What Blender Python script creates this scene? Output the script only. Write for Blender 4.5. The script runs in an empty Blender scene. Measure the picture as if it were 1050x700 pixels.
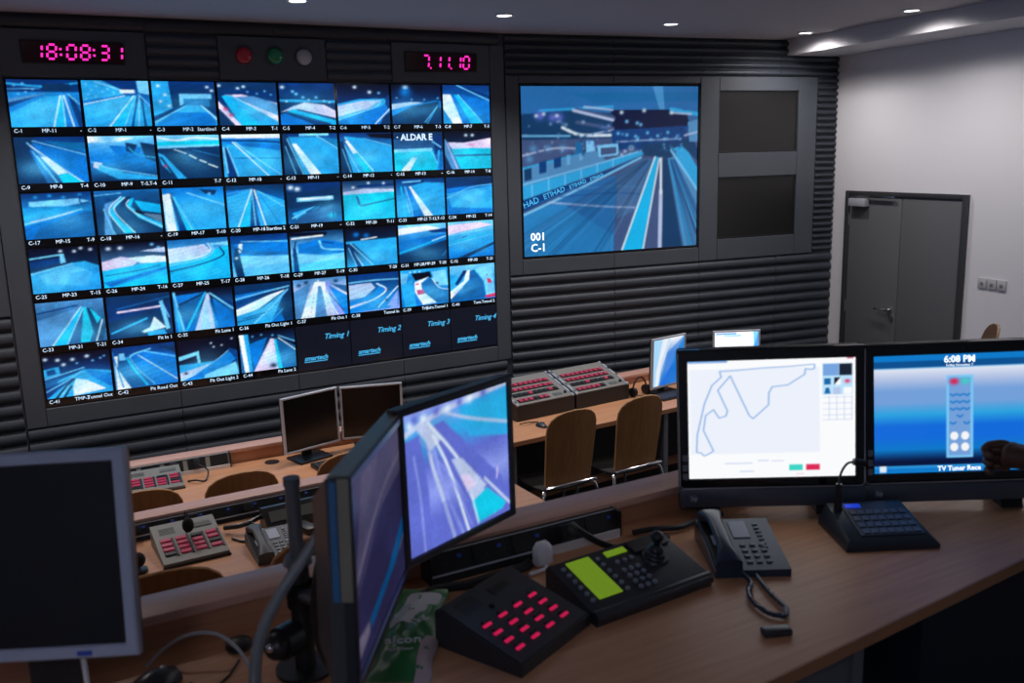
import bpy, bmesh, math, random
import numpy as np
from mathutils import Vector, Matrix
PI = math.pi
random.seed(7)
S = bpy.context.scene
COL = S.collection

# ------------------------------------------------------------------ camera
def camera():
    yaw, pitch, roll = .376, .2, -.027
    cy, sy, cp, sp = math.cos(yaw), math.sin(yaw), math.cos(pitch), math.sin(pitch)
    f = Vector((sy*cp, cy*cp, -sp)); r = Vector((cy, -sy, 0)); u = r.cross(f)
    r2 = math.cos(roll)*r + math.sin(roll)*u; u2 = -math.sin(roll)*r + math.cos(roll)*u
    cd = bpy.data.cameras.new('camera'); co = bpy.data.objects.new('camera', cd); COL.objects.link(co)
    m = Matrix((r2, u2, -f)).transposed().to_4x4(); m.translation = (0, 0, 2.47)
    co.matrix_world = m
    cd.sensor_width = 36; cd.lens = 946*36/1050; cd.clip_start = .05
    cd.dof.use_dof = True; cd.dof.focus_distance = 5.2; cd.dof.aperture_fstop = 4.5
    S.camera = co
camera()

# ------------------------------------------------------------------ world, exposure
S.view_settings.view_transform = 'Standard'
S.view_settings.look = 'None'
S.view_settings.gamma = 1
S.view_settings.exposure = 0
S.view_settings.use_curve_mapping = False
W = bpy.data.worlds.new('world'); S.world = W; W.use_nodes = True
W.node_tree.nodes['Background'].inputs[0].default_value = (.42, .5, 1, 1)
W.node_tree.nodes['Background'].inputs[1].default_value = .035

DOWN_W = 42       # watts of the downlights in view
CEIL = 3.34
def lamp_data(deg, blend, e):
    L = bpy.data.lights.new('downlight_lamp', 'SPOT'); L.energy = e; L.spot_size = math.radians(deg)
    L.spot_blend = blend; L.shadow_soft_size = .045; L.color = (1, .925, .89)
    return L
LAMP_WALL = lamp_data(168, .9, DOWN_W*1.0)      # wide lamps beside the white wall
LAMP_AISLE = lamp_data(168, .9, DOWN_W*.14)
LAMP_DESK = lamp_data(128, .75, DOWN_W*1.35)    # lamps over the front desks
LAMP_MID = lamp_data(116, .5, DOWN_W*.5)
# unseen overhead area lights added as fill, the one behind the viewer strongly blue
def area(name, loc, rot, sx, sy, e, col):
    L = bpy.data.lights.new(name, 'AREA'); L.shape = 'RECTANGLE'; L.size = sx; L.size_y = sy; L.energy = e; L.color = col
    o = bpy.data.objects.new(name, L); COL.objects.link(o); o.location = loc; o.rotation_euler = rot; return o
FILL = [area('lamp', (4.2, .6, CEIL-.036), (0, 0, 0),   .28, 1.15, 2.5, (.7, .78, 1)),
         area('lamp', (-.6, -1.0, CEIL-.036), (0, 0, 0), .28, 1.15, 7, (.5, .6, 1))]

# ------------------------------------------------------------------ materials
def s2l(c): return tuple((x/12.92 if x <= .04045 else ((x+.055)/1.055)**2.4) for x in c)
def hexc(r, g, b): return s2l((r/255, g/255, b/255))
MATS = {}
def mat(name, col=(.5, .5, .5), rough=.5, metal=0, emit=None, es=1, bump=0, bscale=200, spec=.5, coat=0, mottle=0, mscale=8):
    if name in MATS: return MATS[name]
    m = bpy.data.materials.new(name); m.use_nodes = True; MATS[name] = m
    nt = m.node_tree; b = nt.nodes['Principled BSDF']
    b.inputs['Base Color'].default_value = (*col, 1); b.inputs['Roughness'].default_value = rough
    b.inputs['Metallic'].default_value = metal; b.inputs['Specular IOR Level'].default_value = spec
    b.inputs['Coat Weight'].default_value = coat
    if emit: b.inputs['Emission Color'].default_value = (*emit, 1); b.inputs['Emission Strength'].default_value = es
    if mottle or bump:
        tc = nt.nodes.new('ShaderNodeTexCoord')
    if mottle:
        n = nt.nodes.new('ShaderNodeTexNoise'); n.inputs['Scale'].default_value = mscale; n.inputs['Detail'].default_value = 5
        nt.links.new(tc.outputs['Object'], n.inputs['Vector'])
        r = nt.nodes.new('ShaderNodeMapRange'); r.inputs[1].default_value = .3; r.inputs[2].default_value = .7
        r.inputs[3].default_value = 1-mottle; r.inputs[4].default_value = 1+mottle
        nt.links.new(n.outputs[0], r.inputs[0])
        v = nt.nodes.new('ShaderNodeVectorMath'); v.operation = 'SCALE'; v.inputs[0].default_value = col
        nt.links.new(r.outputs[0], v.inputs['Scale']); nt.links.new(v.outputs[0], b.inputs['Base Color'])
    if bump:
        n2 = nt.nodes.new('ShaderNodeTexNoise'); n2.inputs['Scale'].default_value = bscale; n2.inputs['Detail'].default_value = 3
        nt.links.new(tc.outputs['Object'], n2.inputs['Vector'])
        bp = nt.nodes.new('ShaderNodeBump'); bp.inputs['Strength'].default_value = bump; bp.inputs['Distance'].default_value = .002
        nt.links.new(n2.outputs[0], bp.inputs['Height']); nt.links.new(bp.outputs[0], b.inputs['Normal'])
    return m
def wood(name, c1, c2, rough=.42, scale=(1.2, 22, 22)):
    if name in MATS: return MATS[name]
    m = bpy.data.materials.new(name); m.use_nodes = True; MATS[name] = m
    nt = m.node_tree; b = nt.nodes['Principled BSDF']; b.inputs['Roughness'].default_value = rough
    tc = nt.nodes.new('ShaderNodeTexCoord'); mp = nt.nodes.new('ShaderNodeMapping'); mp.inputs['Scale'].default_value = scale
    n = nt.nodes.new('ShaderNodeTexNoise'); n.inputs['Scale'].default_value = 2.2; n.inputs['Detail'].default_value = 6; n.inputs['Distortion'].default_value = .4
    cr = nt.nodes.new('ShaderNodeValToRGB'); cr.color_ramp.elements[0].position = .3; cr.color_ramp.elements[1].position = .72
    cr.color_ramp.elements[0].color = (*c1, 1); cr.color_ramp.elements[1].color = (*c2, 1)
    nt.links.new(tc.outputs['Object'], mp.inputs[0]); nt.links.new(mp.outputs[0], n.inputs['Vector'])
    nt.links.new(n.outputs[0], cr.inputs[0]); nt.links.new(cr.outputs[0], b.inputs['Base Color'])
    return m
def picmat():
    m = bpy.data.materials.new('screen_picture'); m.use_nodes = True; nt = m.node_tree
    nt.nodes.clear()
    a = nt.nodes.new('ShaderNodeAttribute'); a.attribute_name = 'picture'
    e = nt.nodes.new('ShaderNodeEmission'); g = nt.nodes.new('ShaderNodeBsdfGlossy'); g.inputs['Roughness'].default_value = .25
    g.inputs['Color'].default_value = (.04, .04, .04, 1)
    ad = nt.nodes.new('ShaderNodeAddShader'); o = nt.nodes.new('ShaderNodeOutputMaterial')
    nt.links.new(a.outputs['Color'], e.inputs[0]); nt.links.new(e.outputs[0], ad.inputs[0]); nt.links.new(g.outputs[0], ad.inputs[1])
    nt.links.new(ad.outputs[0], o.inputs[0]); return m
PIC = picmat()
BEECH = wood('cherry_laminate', (.52, .245, .125), (.64, .33, .175))
BEECH2 = wood('cherry_upstand', (.42, .19, .105), (.52, .25, .14), .5)
EDGE = mat('laminate_edge', (.36, .17, .085), .45)
CAPM = wood('cherry_ledge', (.56, .32, .25), (.65, .39, .31), .38)
SEATW = wood('chair_plywood', (.24, .11, .04), (.33, .16, .06), .38, (18, 18, 1.4))
SEATE = mat('plywood_edge', (.5, .27, .12), .5)
CHROME = mat('chrome', (.75, .76, .8), .15, 1)
STEEL = mat('grey_powder_steel', (.17, .18, .21), .42, .3)
PANEL = mat('dark_grey_cladding', (.068, .08, .10), .45, mottle=.06, mscale=3)
RIBM = mat('dark_ribbed_cladding', (.040, .049, .066), .5, mottle=.06, mscale=3)
BLACK = mat('black_plastic', (.012, .013, .016), .38)
BLACKS = mat('black_satin_plastic', (.03, .033, .042), .3)
GLOSSB = mat('glossy_black', (.006, .006, .008), .08)
DARKG = mat('dark_grey_plastic', (.06, .065, .075), .45)
GREYP = mat('intercom_grey', (.21, .21, .195), .5, mottle=.05, mscale=30)
SILVER = mat('silver_plastic', (.48, .5, .56), .35, .2)
WHITEP = mat('white_plastic', (.75, .76, .78), .4)
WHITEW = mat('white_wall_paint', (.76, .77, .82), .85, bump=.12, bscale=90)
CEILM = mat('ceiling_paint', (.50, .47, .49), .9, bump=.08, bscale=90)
CARPET = mat('dark_carpet', (.02, .02, .024), .95, bump=.7, bscale=260, mottle=.25, mscale=60)
REDK = mat('lit_red_key', (.5, .02, .08), .4, emit=(1, .03, .16), es=.3)
REDD = mat('dim_red_key', (.42, .03, .08), .4, emit=(1, .03, .16), es=.05)
REDN = mat('foreground_red_key', (.5, .02, .08), .4, emit=(1, .01, .12), es=.42)
BLKK = mat('black_key', (.015, .015, .015), .35)
LED = mat('pink_led', (.9, .05, .3), .4, emit=hexc(255, 40, 175), es=1.5)
BLUEK = mat('blue_socket_switch', (.03, .1, .6), .4)
GLED = mat('green_lcd', (.3, .5, .05), .4, emit=hexc(115, 150, 18), es=.55)
TXT = mat('caption_light', (.8, .9, 1), .5, emit=hexc(190, 225, 255), es=.9)
TXTB = mat('caption_blue', (.1, .5, .8), .5, emit=hexc(50, 160, 215), es=.8)
TXTW = mat('screen_white_text', (.9, .95, 1), .5, emit=(.9, .97, 1), es=1.1)

# ------------------------------------------------------------------ mesh helpers
class MB:
    def __init__(self, M=None): self.bm = bmesh.new(); self.M = M or Matrix()
    def _n(self, vs, M=None):
        m = self.M @ (M or Matrix())
        for v in vs: v.co = m @ v.co
    def box(self, lo, hi, bev=0, M=None, seg=2):
        g = bmesh.ops.create_cube(self.bm, size=1); vs = g['verts']
        for v in vs: v.co = Vector([lo[i]+(v.co[i]+.5)*(hi[i]-lo[i]) for i in range(3)])
        if bev:
            es = list({e for v in vs for e in v.link_edges})
            r = bmesh.ops.bevel(self.bm, geom=es, offset=bev, segments=seg, affect='EDGES', profile=.5)
            vs = list({v for f in r['faces'] for v in f.verts} | {v for v in vs if v.is_valid})
        self._n(vs, M); return self
    def cyl(self, p0, p1, r0, r1=None, n=20, M=None):
        p0, p1 = Vector(p0), Vector(p1); d = p1-p0
        g = bmesh.ops.create_cone(self.bm, cap_ends=True, segments=n, radius1=r0, radius2=r0 if r1 is None else r1, depth=d.length)
        q = Matrix.Translation((p0+p1)/2) @ d.to_track_quat('Z', 'Y').to_matrix().to_4x4()
        self._n(g['verts'], (M or Matrix()) @ q); return self
    def sph(self, c, r, sc=(1, 1, 1), n=16, M=None):
        g = bmesh.ops.create_uvsphere(self.bm, u_segments=n, v_segments=max(6, n//2), radius=r)
        for v in g['verts']: v.co = Vector((v.co.x*sc[0]+c[0], v.co.y*sc[1]+c[1], v.co.z*sc[2]+c[2]))
        self._n(g['verts'], M); return self
    def loft(self, rings, cap=True, M=None, closed=True):
        vs = [[self.bm.verts.new(p) for p in r] for r in rings]
        n = len(rings[0])
        for a, b in zip(vs, vs[1:]):
            for i in range(n if closed else n-1):
                j = (i+1) % n; self.bm.faces.new((a[i], a[j], b[j], b[i]))
        if cap and closed:
            self.bm.faces.new(list(reversed(vs[0]))); self.bm.faces.new(vs[-1])
        self._n([v for r in vs for v in r], M); return self
    def prism(self, pts, z0, z1, M=None):
        return self.loft([[Vector((x, y, z0)) for x, y in pts], [Vector((x, y, z1)) for x, y in pts]], M=M)
    def tube(self, pts, r, n=10, M=None, sub=4):
        P = smooth(pts, sub) if sub > 1 else [Vector(p) for p in pts]
        up = Vector((0, 0, 1)); rings = []; prev = None
        for i, p in enumerate(P):
            t = (P[min(i+1, len(P)-1)]-P[max(i-1, 0)]).normalized()
            a = (prev - t*prev.dot(t)) if prev is not None else t.orthogonal()
            if a.length < 1e-6: a = t.orthogonal()
            a.normalize(); prev = a; b = t.cross(a)
            rr = r(i/(len(P)-1)) if callable(r) else r
            rings.append([p+(a*math.cos(k*2*PI/n)+b*math.sin(k*2*PI/n))*rr for k in range(n)])
        return self.loft(rings, M=M)
    def lathe(self, prof, n=24, M=None):
        return self.loft([[Vector((max(r, 1e-4)*math.cos(k*2*PI/n), max(r, 1e-4)*math.sin(k*2*PI/n), z)) for k in range(n)] for r, z in prof], M=M)
    def build(self, name, m, parent=None, smooth_=True, ang=35):
        bmesh.ops.recalc_face_normals(self.bm, faces=self.bm.faces)
        me = bpy.data.meshes.new(name); self.bm.to_mesh(me); self.bm.free()
        ms = m if isinstance(m, (list, tuple)) else [m]
        for x in ms: me.materials.append(x)
        if smooth_:
            me.polygons.foreach_set('use_smooth', [True]*len(me.polygons))
            me.set_sharp_from_angle(angle=math.radians(ang))
        o = bpy.data.objects.new(name, me); COL.objects.link(o)
        if parent: o.parent = parent
        return o
def smooth(pts, sub):
    P = [Vector(p) for p in pts]; P = [P[0]*2-P[1]] + P + [P[-1]*2-P[-2]]; out = []
    for i in range(1, len(P)-2):
        for k in range(sub):
            t = k/sub; a, b, c, d = P[i-1], P[i], P[i+1], P[i+2]
            out.append(.5*((2*b)+(c-a)*t+(2*a-5*b+4*c-d)*t*t+(3*b-a-3*c+d)*t**3))
    out.append(P[-2]); return out
def tag(o, label=None, cat=None, group=None, kind=None):
    if label: o['label'] = label
    if cat: o['category'] = cat
    if group: o['group'] = group
    if kind: o['kind'] = kind
    return o
def thing(name, label, cat, M, group=None):
    o = bpy.data.objects.new(name, None); COL.objects.link(o); o.empty_display_size = .05
    o.matrix_world = M if isinstance(M, Matrix) else Matrix.Translation(M)
    return tag(o, label, cat, group)
def at(x, y, z, deg=0): return Matrix.Translation((x, y, z)) @ Matrix.Rotation(math.radians(deg), 4, 'Z')
def struct(mb, name, m): o = mb.build(name, m); o['kind'] = 'structure'; return o
def clone(o, parent=None, M=None, label=None, group=None):
    c = o.copy(); COL.objects.link(c)
    if parent: c.parent = parent
    if M is not None: c.matrix_world = M
    if label: c['label'] = label
    if group: c['group'] = group
    for ch in o.children: clone(ch, c)
    return c
def text_mesh(name, s, size, m, parent, M, align='LEFT', depth=.0008, shear=0, bold=0):
    cu = bpy.data.curves.new(name, 'FONT'); cu.body = s; cu.size = size; cu.align_x = align; cu.extrude = depth; cu.shear = shear
    cu.offset = bold; cu.resolution_u = 2
    t = bpy.data.objects.new(name, cu); COL.objects.link(t)
    dg = bpy.context.evaluated_depsgraph_get()
    me = bpy.data.meshes.new_from_object(t.evaluated_get(dg)); bpy.data.objects.remove(t); bpy.data.curves.remove(cu)
    me.materials.clear(); me.materials.append(m); me.name = name
    o = bpy.data.objects.new(name, me); COL.objects.link(o); o.parent = parent; o.matrix_local = M
    return o
def join_mesh(name, objs, m, parent):
    bm = bmesh.new()
    for o in objs:
        k = len(bm.verts); bm.from_mesh(o.data); bm.verts.ensure_lookup_table()
        for v in bm.verts[k:]: v.co = o.matrix_local @ v.co
    for o in objs: bpy.data.objects.remove(o)
    me = bpy.data.meshes.new(name); bm.to_mesh(me); bm.free(); me.materials.append(m)
    o = bpy.data.objects.new(name, me); COL.objects.link(o); o.parent = parent; return o
UP = Matrix.Rotation(PI/2, 4, 'X')      # text plane facing -y (the viewer side), reading along +x

# ------------------------------------------------------------------ pictures shown on screens
PAL = dict(k=(10, 16, 42), n=(8, 62, 128), b=(12, 125, 208), s=(45, 168, 230), c=(18, 186, 246), l=(125, 205, 255), w=(226, 242, 255),
           p=(222, 208, 242), g=(82, 142, 195), t=(18, 196, 228), r=(196, 62, 110), d=(14, 60, 105), m=(24, 105, 168), v=(140, 155, 235), V=(95, 108, 205), x=(40, 96, 148),
           W=(252, 253, 255), f=(238, 243, 253), K=(24, 32, 50), a=(120, 165, 225), G=(60, 215, 200), R=(222, 40, 90), y=(185, 200, 235), B=(20, 110, 225), Z=(4, 18, 60), e=(120, 112, 165), E=(160, 150, 185), o=(70, 66, 120), X=(66, 86, 132), q=(38, 108, 176))
def raster(spec, w, h, seed=0, noise=.10, ss=2, gain=1.0, glow=0):
    H, Wd = h*ss, w*ss
    yy, xx = np.mgrid[0:H, 0:Wd]; u = (xx+.5)/Wd*100; v = (yy+.5)/H*100
    img = np.zeros((H, Wd, 3))
    for cmd in spec.split(';'):
        a = cmd.split()
        if not a: continue
        if a[0] == 'G':
            c = [np.array(PAL[ch], float) for ch in a[1]]; n = len(c)-1
            t = np.clip(v/100*n, 0, n-1e-6); i = t.astype(int); fr = (t-i)[..., None]; ca = np.array(c)
            img = ca[i]*(1-fr)+ca[i+1]*fr
            continue
        col = np.array(PAL[a[1][0]], float); al = int(a[1][1:])/10 if len(a[1]) > 1 else 1.0
        nums = [float(q) for q in a[2:]]
        if a[0] == 'P':
            pts = list(zip(nums[::2], nums[1::2])); ins = np.zeros((H, Wd), bool)
            for (x1, y1), (x2, y2) in zip(pts, pts[1:]+pts[:1]):
                if y1 == y2: continue
                ins ^= ((y1 > v) != (y2 > v)) & (u < (x2-x1)*(v-y1)/(y2-y1)+x1)
            mk = ins*al
        elif a[0] in 'LM':
            lw = nums[0]; q = nums[1:]; P = [(q[i], q[i+1]) for i in range(0, len(q)-1, 2)]
            if len(P) > 2 and a[0] == 'L': P = [tuple(z)[:2] for z in smooth([(x, y, 0) for x, y in P], 5)]
            d = np.full((H, Wd), 1e9)
            for (x1, y1), (x2, y2) in zip(P, P[1:]):
                L2 = (x2-x1)**2+(y2-y1)**2+1e-9; t = np.clip(((u-x1)*(x2-x1)+(v-y1)*(y2-y1))/L2, 0, 1)
                d = np.minimum(d, np.hypot(u-x1-t*(x2-x1), v-y1-t*(y2-y1)))
            mk = np.clip((lw/2-d)/(.6)+.5, 0, 1)*al
        else:      # D: soft dots
            rr = nums[0]; mk = np.zeros((H, Wd))
            for i in range(1, len(nums)-1, 2):
                mk = np.maximum(mk, np.exp(-((u-nums[i])**2+(v-nums[i+1])**2)/(rr*rr)))
            mk = mk*al
        img = img*(1-mk[..., None])+col*mk[..., None]
    if glow:
        rg = np.random.RandomState(seed+50)
        for k in range(3):
            gx, gy, gr = 15+rg.rand()*70, 45+rg.rand()*45, 18+rg.rand()*22
            mk = (glow*np.exp(-((u-gx)**2+((v-gy)*1.5)**2)/(gr*gr)))[..., None]; img = img+(np.array((120, 215, 255.))-img)*mk
        st = (np.sin((u*.35+v*1.3)*(.5+rg.rand()))*np.sin(v*.9+u*.2))[..., None]; img = img*(1+.05*st)
    img = img.reshape(h, ss, w, ss, 3).mean((1, 3))
    if noise:
        rg = np.random.RandomState(seed+1); n = np.zeros((h, w))
        for k, am in ((4, .5), (9, .35), (h, .5)):
            g = rg.rand(k+1, k+1) if k < h else rg.rand(h, w)
            if k < h:
                gy = np.linspace(0, k-1e-3, h); gx = np.linspace(0, k-1e-3, w); iy = gy.astype(int); ix = gx.astype(int)
                fy = (gy-iy)[:, None]; fx = (gx-ix)[None]
                g = g[iy][:, ix]*(1-fy)*(1-fx)+g[iy+1][:, ix]*fy*(1-fx)+g[iy][:, ix+1]*(1-fy)*fx+g[iy+1][:, ix+1]*fy*fx
            n += am*(g-.5)
        img = img*(1+noise*2*n[..., None])
    if glow: img = 255*1.08*np.clip(img/255, 0, 2)**1.18
    c = np.clip(img/255, 0, 1)
    return np.where(c <= .04045, c/12.92, ((c+.055)/1.055)**2.4)*gain
def picture(name, parent, x0, x1, z0, z1, y, img, M=None):
    h, w, _ = img.shape
    M = M or Matrix()
    xs = np.linspace(x0, x1, w+1); zs = np.linspace(z1, z0, h+1)
    X, Z = np.meshgrid(xs, zs)
    co = np.stack([X, np.full_like(X, y), Z], -1).reshape(-1, 3)
    R3 = np.array(M.to_3x3()); co = co @ R3.T + np.array(M.translation)
    idx = np.arange((w+1)*(h+1)).reshape(h+1, w+1)
    q = np.stack([idx[1:, :-1], idx[1:, 1:], idx[:-1, 1:], idx[:-1, :-1]], -1).reshape(-1, 4)
    me = bpy.data.meshes.new(name)
    me.vertices.add(len(co)); me.vertices.foreach_set('co', co.ravel())
    me.loops.add(q.size); me.loops.foreach_set('vertex_index', q.ravel())
    me.polygons.add(len(q)); me.polygons.foreach_set('loop_start', np.arange(len(q))*4)
    me.update(calc_edges=True)
    pad = np.pad(img, ((1, 1), (1, 1), (0, 0)), 'edge')
    vc = (pad[:-1, :-1]+pad[1:, :-1]+pad[:-1, 1:]+pad[1:, 1:])/4
    at_ = me.color_attributes.new('picture', 'FLOAT_COLOR', 'POINT')
    at_.data.foreach_set('color', np.concatenate([vc.reshape(-1, 3), np.ones(((w+1)*(h+1), 1))], 1).ravel())
    me.materials.append(PIC)
    o = bpy.data.objects.new(name, me); COL.objects.link(o); o.parent = parent
    return o

# ------------------------------------------------------------------ the room
HX, HY, HC = 2.561, 6.58, .129            # where the two front wall planes meet, and their angle
ML = Matrix.Translation((HX, HY, 0)) @ Matrix.Rotation(HC, 4, 'Z')      # local x<0 runs left along the wall, -y is into the room
MR = Matrix.Translation((HX, HY, 0))
WX = 5.665
struct(MB(ML).box((-5.2, 0, -.1), (0, .2, 3.6)), 'wall_front', PANEL)
struct(MB(MR).box((0, 0, -.1), (WX-HX+.2, .2, 3.6)), 'wall_front_right', PANEL)
struct(MB().box((WX, -2.2, -.1), (WX+.2, 6.9, 3.6)), 'wall_right', WHITEW)
struct(MB().box((-2.75, -2.4, -.1), (-2.55, 6.3, 3.6)), 'wall_left', WHITEW)
struct(MB().box((-2.75, -2.4, -.1), (WX+.2, -2.2, 3.6)), 'wall_back', WHITEW)
struct(MB().box((-2.75, -2.4, -.12), (WX+.2, 6.9, 0)), 'floor', CARPET)
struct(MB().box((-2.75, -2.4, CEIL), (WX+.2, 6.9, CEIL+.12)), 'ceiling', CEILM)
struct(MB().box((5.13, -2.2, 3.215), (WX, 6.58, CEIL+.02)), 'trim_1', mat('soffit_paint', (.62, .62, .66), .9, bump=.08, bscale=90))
struct(MB().prism([(-2.55, 2.0), (-2.55, 4.0), (1.55, 4.0), (1.55, 2.4)], 0, .35), 'floor_middle_tier', CARPET)
struct(MB().prism([(-2.55, -2.2), (-2.55, 1.80), (1.9, 2.38), (2.2, 3.7), (4.75, 3.7), (4.75, -2.2)], 0, .70), 'floor_upper_tier', CARPET)

def ribs(M, x0, x1, z0, z1, n_mat, name, pitch=.0865, r=.019):
    """one bay of horizontal bull-nosed louvres, one continuous cladding panel"""
    n = max(1, round((z1-z0)/pitch)); ph = (z1-z0)/n
    prof = [(0, z1)]
    for i in range(n):
        zm = z1-(i+.5)*ph
        prof.append((-.004, zm+ph*.5-.001))
        for k in range(7):
            a = PI/2-PI*k/6
            prof.append((-.012-r*math.cos(a), zm+math.sin(a)*(ph*.5-.011)))
        prof.append((-.004, zm-ph*.5+.001))
    prof.append((0, z0))
    mb = MB(M)
    mb.loft([[Vector((x0+.002, y, z)) for y, z in prof], [Vector((x1-.002, y, z)) for y, z in prof]])
    return struct(mb, name, n_mat)
T = [2]
def trim(): T[0] += 1; return 'trim_%d' % T[0]
# left plane: lower louvres, far-left louvres, frieze
bays = [-3.36, -2.455, -1.67, -.885, -.02]
for a, b in zip(bays, bays[1:]):
    ribs(ML, a, b, 0.02, .905, RIBM, trim())
ribs(ML, -5.1, -3.37, .02, 1.60, RIBM, trim())
for a, b in ((-3.36, -2.455), (-2.455, -1.67), (-1.67, -.885), (-.885, -.02)):
    ribs(ML, a, b, 3.25, 3.335, RIBM, trim())
# right plane
for a, b in ((.03, .93), (.93, 1.725), (1.725, 2.5), (2.5, 3.1)):
    ribs(MR, a, b, 3.045, 3.335, RIBM, trim(), pitch=.058, r=.016)
for a, b in ((.03, .93), (.93, 1.725), (1.725, 2.5), (2.5, 3.1)):
    ribs(MR, a, b, .02, 1.55, RIBM, trim())
ribs(MR, 2.885, 3.1, 1.56, 3.04, RIBM, trim(), pitch=.052, r=.018)
def slab(M, x0, x1, z0, z1, t=.022):
    return struct(MB(M).box((x0+.0015, -t, z0+.0015), (x1-.0015, 0.0, z1-.0015), .002, seg=1), trim(), PANEL)
# smooth surrounds, left plane
slab(ML, -3.36, -3.248, .905, 3.25)
for a, b in ((-3.248, -2.455), (-2.455, -1.67), (-1.67, -.885), (-.885, -.098)): slab(ML, a, b, .905, 1.018)
slab(ML, -.098, .02, .905, 3.25)
slab(ML, -3.248, -2.46, 2.982, 3.25); slab(ML, -2.03, -1.33, 2.982, 3.25); slab(ML, -.86, -.098, 2.982, 3.25)
ribs(ML, -2.455, -2.035, 2.985, 3.248, PANEL, trim(), pitch=.06, r=.014); ribs(ML, -1.325, -.865, 2.985, 3.248, PANEL, trim(), pitch=.06, r=.014)
slab(ML, -5.1, -3.365, 1.605, 3.335)
# smooth surrounds, right plane
slab(MR, .03, .136, 1.555, 3.04)
slab(MR, .136, .93, 1.555, 1.672); slab(MR, .93, 1.722, 1.555, 1.672)
slab(MR, .136, .93, 2.988, 3.04); slab(MR, .93, 1.722, 2.988, 3.04)
slab(MR, 1.722, 1.90, 1.555, 3.04); slab(MR, 2.692, 2.885, 1.555, 3.04)
slab(MR, 1.90, 2.692, 1.555, 1.726); slab(MR, 1.90, 2.692, 2.235, 2.434); slab(MR, 1.90, 2.692, 2.93, 3.04)

# ------------------------------------------------------------------ door
def door():
    M = Matrix.Translation((WX, 5.747, 0)) @ Matrix.Rotation(-PI/2, 4, 'Z')     # local -y into the room, local x along -Y
    xl, xr, zt = -.637, .64, 2.09
    fm = mat('door_frame_grey', (.035, .036, .04), .45); lm = mat('door_leaf_grey', (.115, .12, .13), .5)
    r = MB(M)
    r.box((xl, -.03, 0), (xl+.05, -.0005, zt), .004); r.box((xr-.045, -.03, 0), (xr, -.0005, zt), .004); r.box((xl+.05, -.03, zt-.035), (xr-.045, -.0005, zt), .003)
    root = r.build('door_1', fm); root['kind'] = 'structure'
    def part(mb, n, m, par=root): return mb.build(n, m, par)
    part(MB(M).box((xl+.053, -.018, .01), (-.003, -.0005, zt-.039), .003), 'door_leaf', lm)
    lf = part(MB(M).box((.003, -.018, .01), (xr-.048, -.0005, zt-.039), .003), 'door_leaf', lm)
    h = MB(M).cyl((-.07, -.018, 1.133), (-.07, -.028, 1.133), .026).cyl((-.07, -.028, 1.133), (-.07, -.065, 1.133), .009)
    h.tube([(-.07, -.065, 1.133), (-.12, -.067, 1.133), (-.19, -.065, 1.131), (-.2, -.055, 1.131)], .0095)
    part(h, 'door_handle', CHROME)
    part(MB(M).cyl((-.045, -.018, 1.07), (-.045, -.028, 1.07), .024).box((-.052, -.03, 1.05), (-.038, -.027, 1.09), .002), 'key_lock', CHROME)
    part(MB(M).box((xl+.09, -.075, 1.965), (xl+.28, -.018, 2.03), .006), 'door_closer', SILVER)
    part(MB(M).box((xl+.11, -.058, 2.033), (xl+.16, -.045, 2.045)).box((xl+.12, -.055, 2.045), (xl+.58, -.038, 2.056), .002), 'closer_arm', CHROME)
    for z in (.3, 1.1, 1.85): part(MB(M).cyl((xl+.052, -.022, z-.05), (xl+.052, -.022, z+.05), .006), 'door_hinge', STEEL)
door()
# ------------------------------------------------------------------ switches on the white wall
for i, (y, lab) in enumerate(((4.945, 'left of the three white switch plates beside the grey door, nearest it'), (4.862, 'middle of the three white switch plates to the right of the grey door'), (4.779, 'right of the three white switch plates, farthest from the grey door'))):
    M = Matrix.Translation((WX-.0005, y, 1.458)) @ Matrix.Rotation(-PI/2, 4, 'Z')
    t = thing('switch_plate', lab, 'light switch', M, 'switch plates beside the door')
    MB().box((-.037, -.009, -.038), (.037, 0, .038), .003).build('plate', mat('switch_plastic', (.5, .5, .53), .45), t)
    MB().box((-.012, -.014, -.012), (.012, -.009, .012), .002, Matrix.Rotation(.12, 4, 'X')).build('rocker', mat('switch_rocker', (.3, .3, .33), .4), t)

# ------------------------------------------------------------------ downlights
SPOTS = [(.923, 5.44, 'round recessed ceiling downlight above the camera screens, topmost left of the five'), (2.266, 5.722, 'round recessed ceiling downlight above the big single-picture screen, second from left'),
         (3.583, 5.876, 'round recessed ceiling downlight above the two blank dark monitors'), (4.938, 6.114, 'round recessed ceiling downlight in the corner where panelled wall meets the white wall'),
         (4.885, 4.983, 'round recessed ceiling downlight at the lowered ceiling step, nearest the door'),
         (-.42, 5.25, 'ceiling downlight above the left monitors of the camera wall, outside the picture'), (-1.75, 5.05, 'ceiling downlight in the far left corner of the ceiling, outside the picture'), (4.86, 3.8, 'ceiling downlight over the aisle by the white wall, nearest the door, outside the picture'), (4.84, 2.6, 'ceiling downlight over the aisle, second from the door, outside the picture'), (4.82, 1.4, 'ceiling downlight over the aisle, farthest from the door, outside the picture'), (3.1, 4.3, 'ceiling downlight over the steps beside the front right desk, outside the picture'), (1.4, 4.1, 'ceiling downlight over the right end of the middle desk, outside the picture'), (-.4, 3.9, 'ceiling downlight over the left end of the middle desk, outside the picture')]
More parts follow.
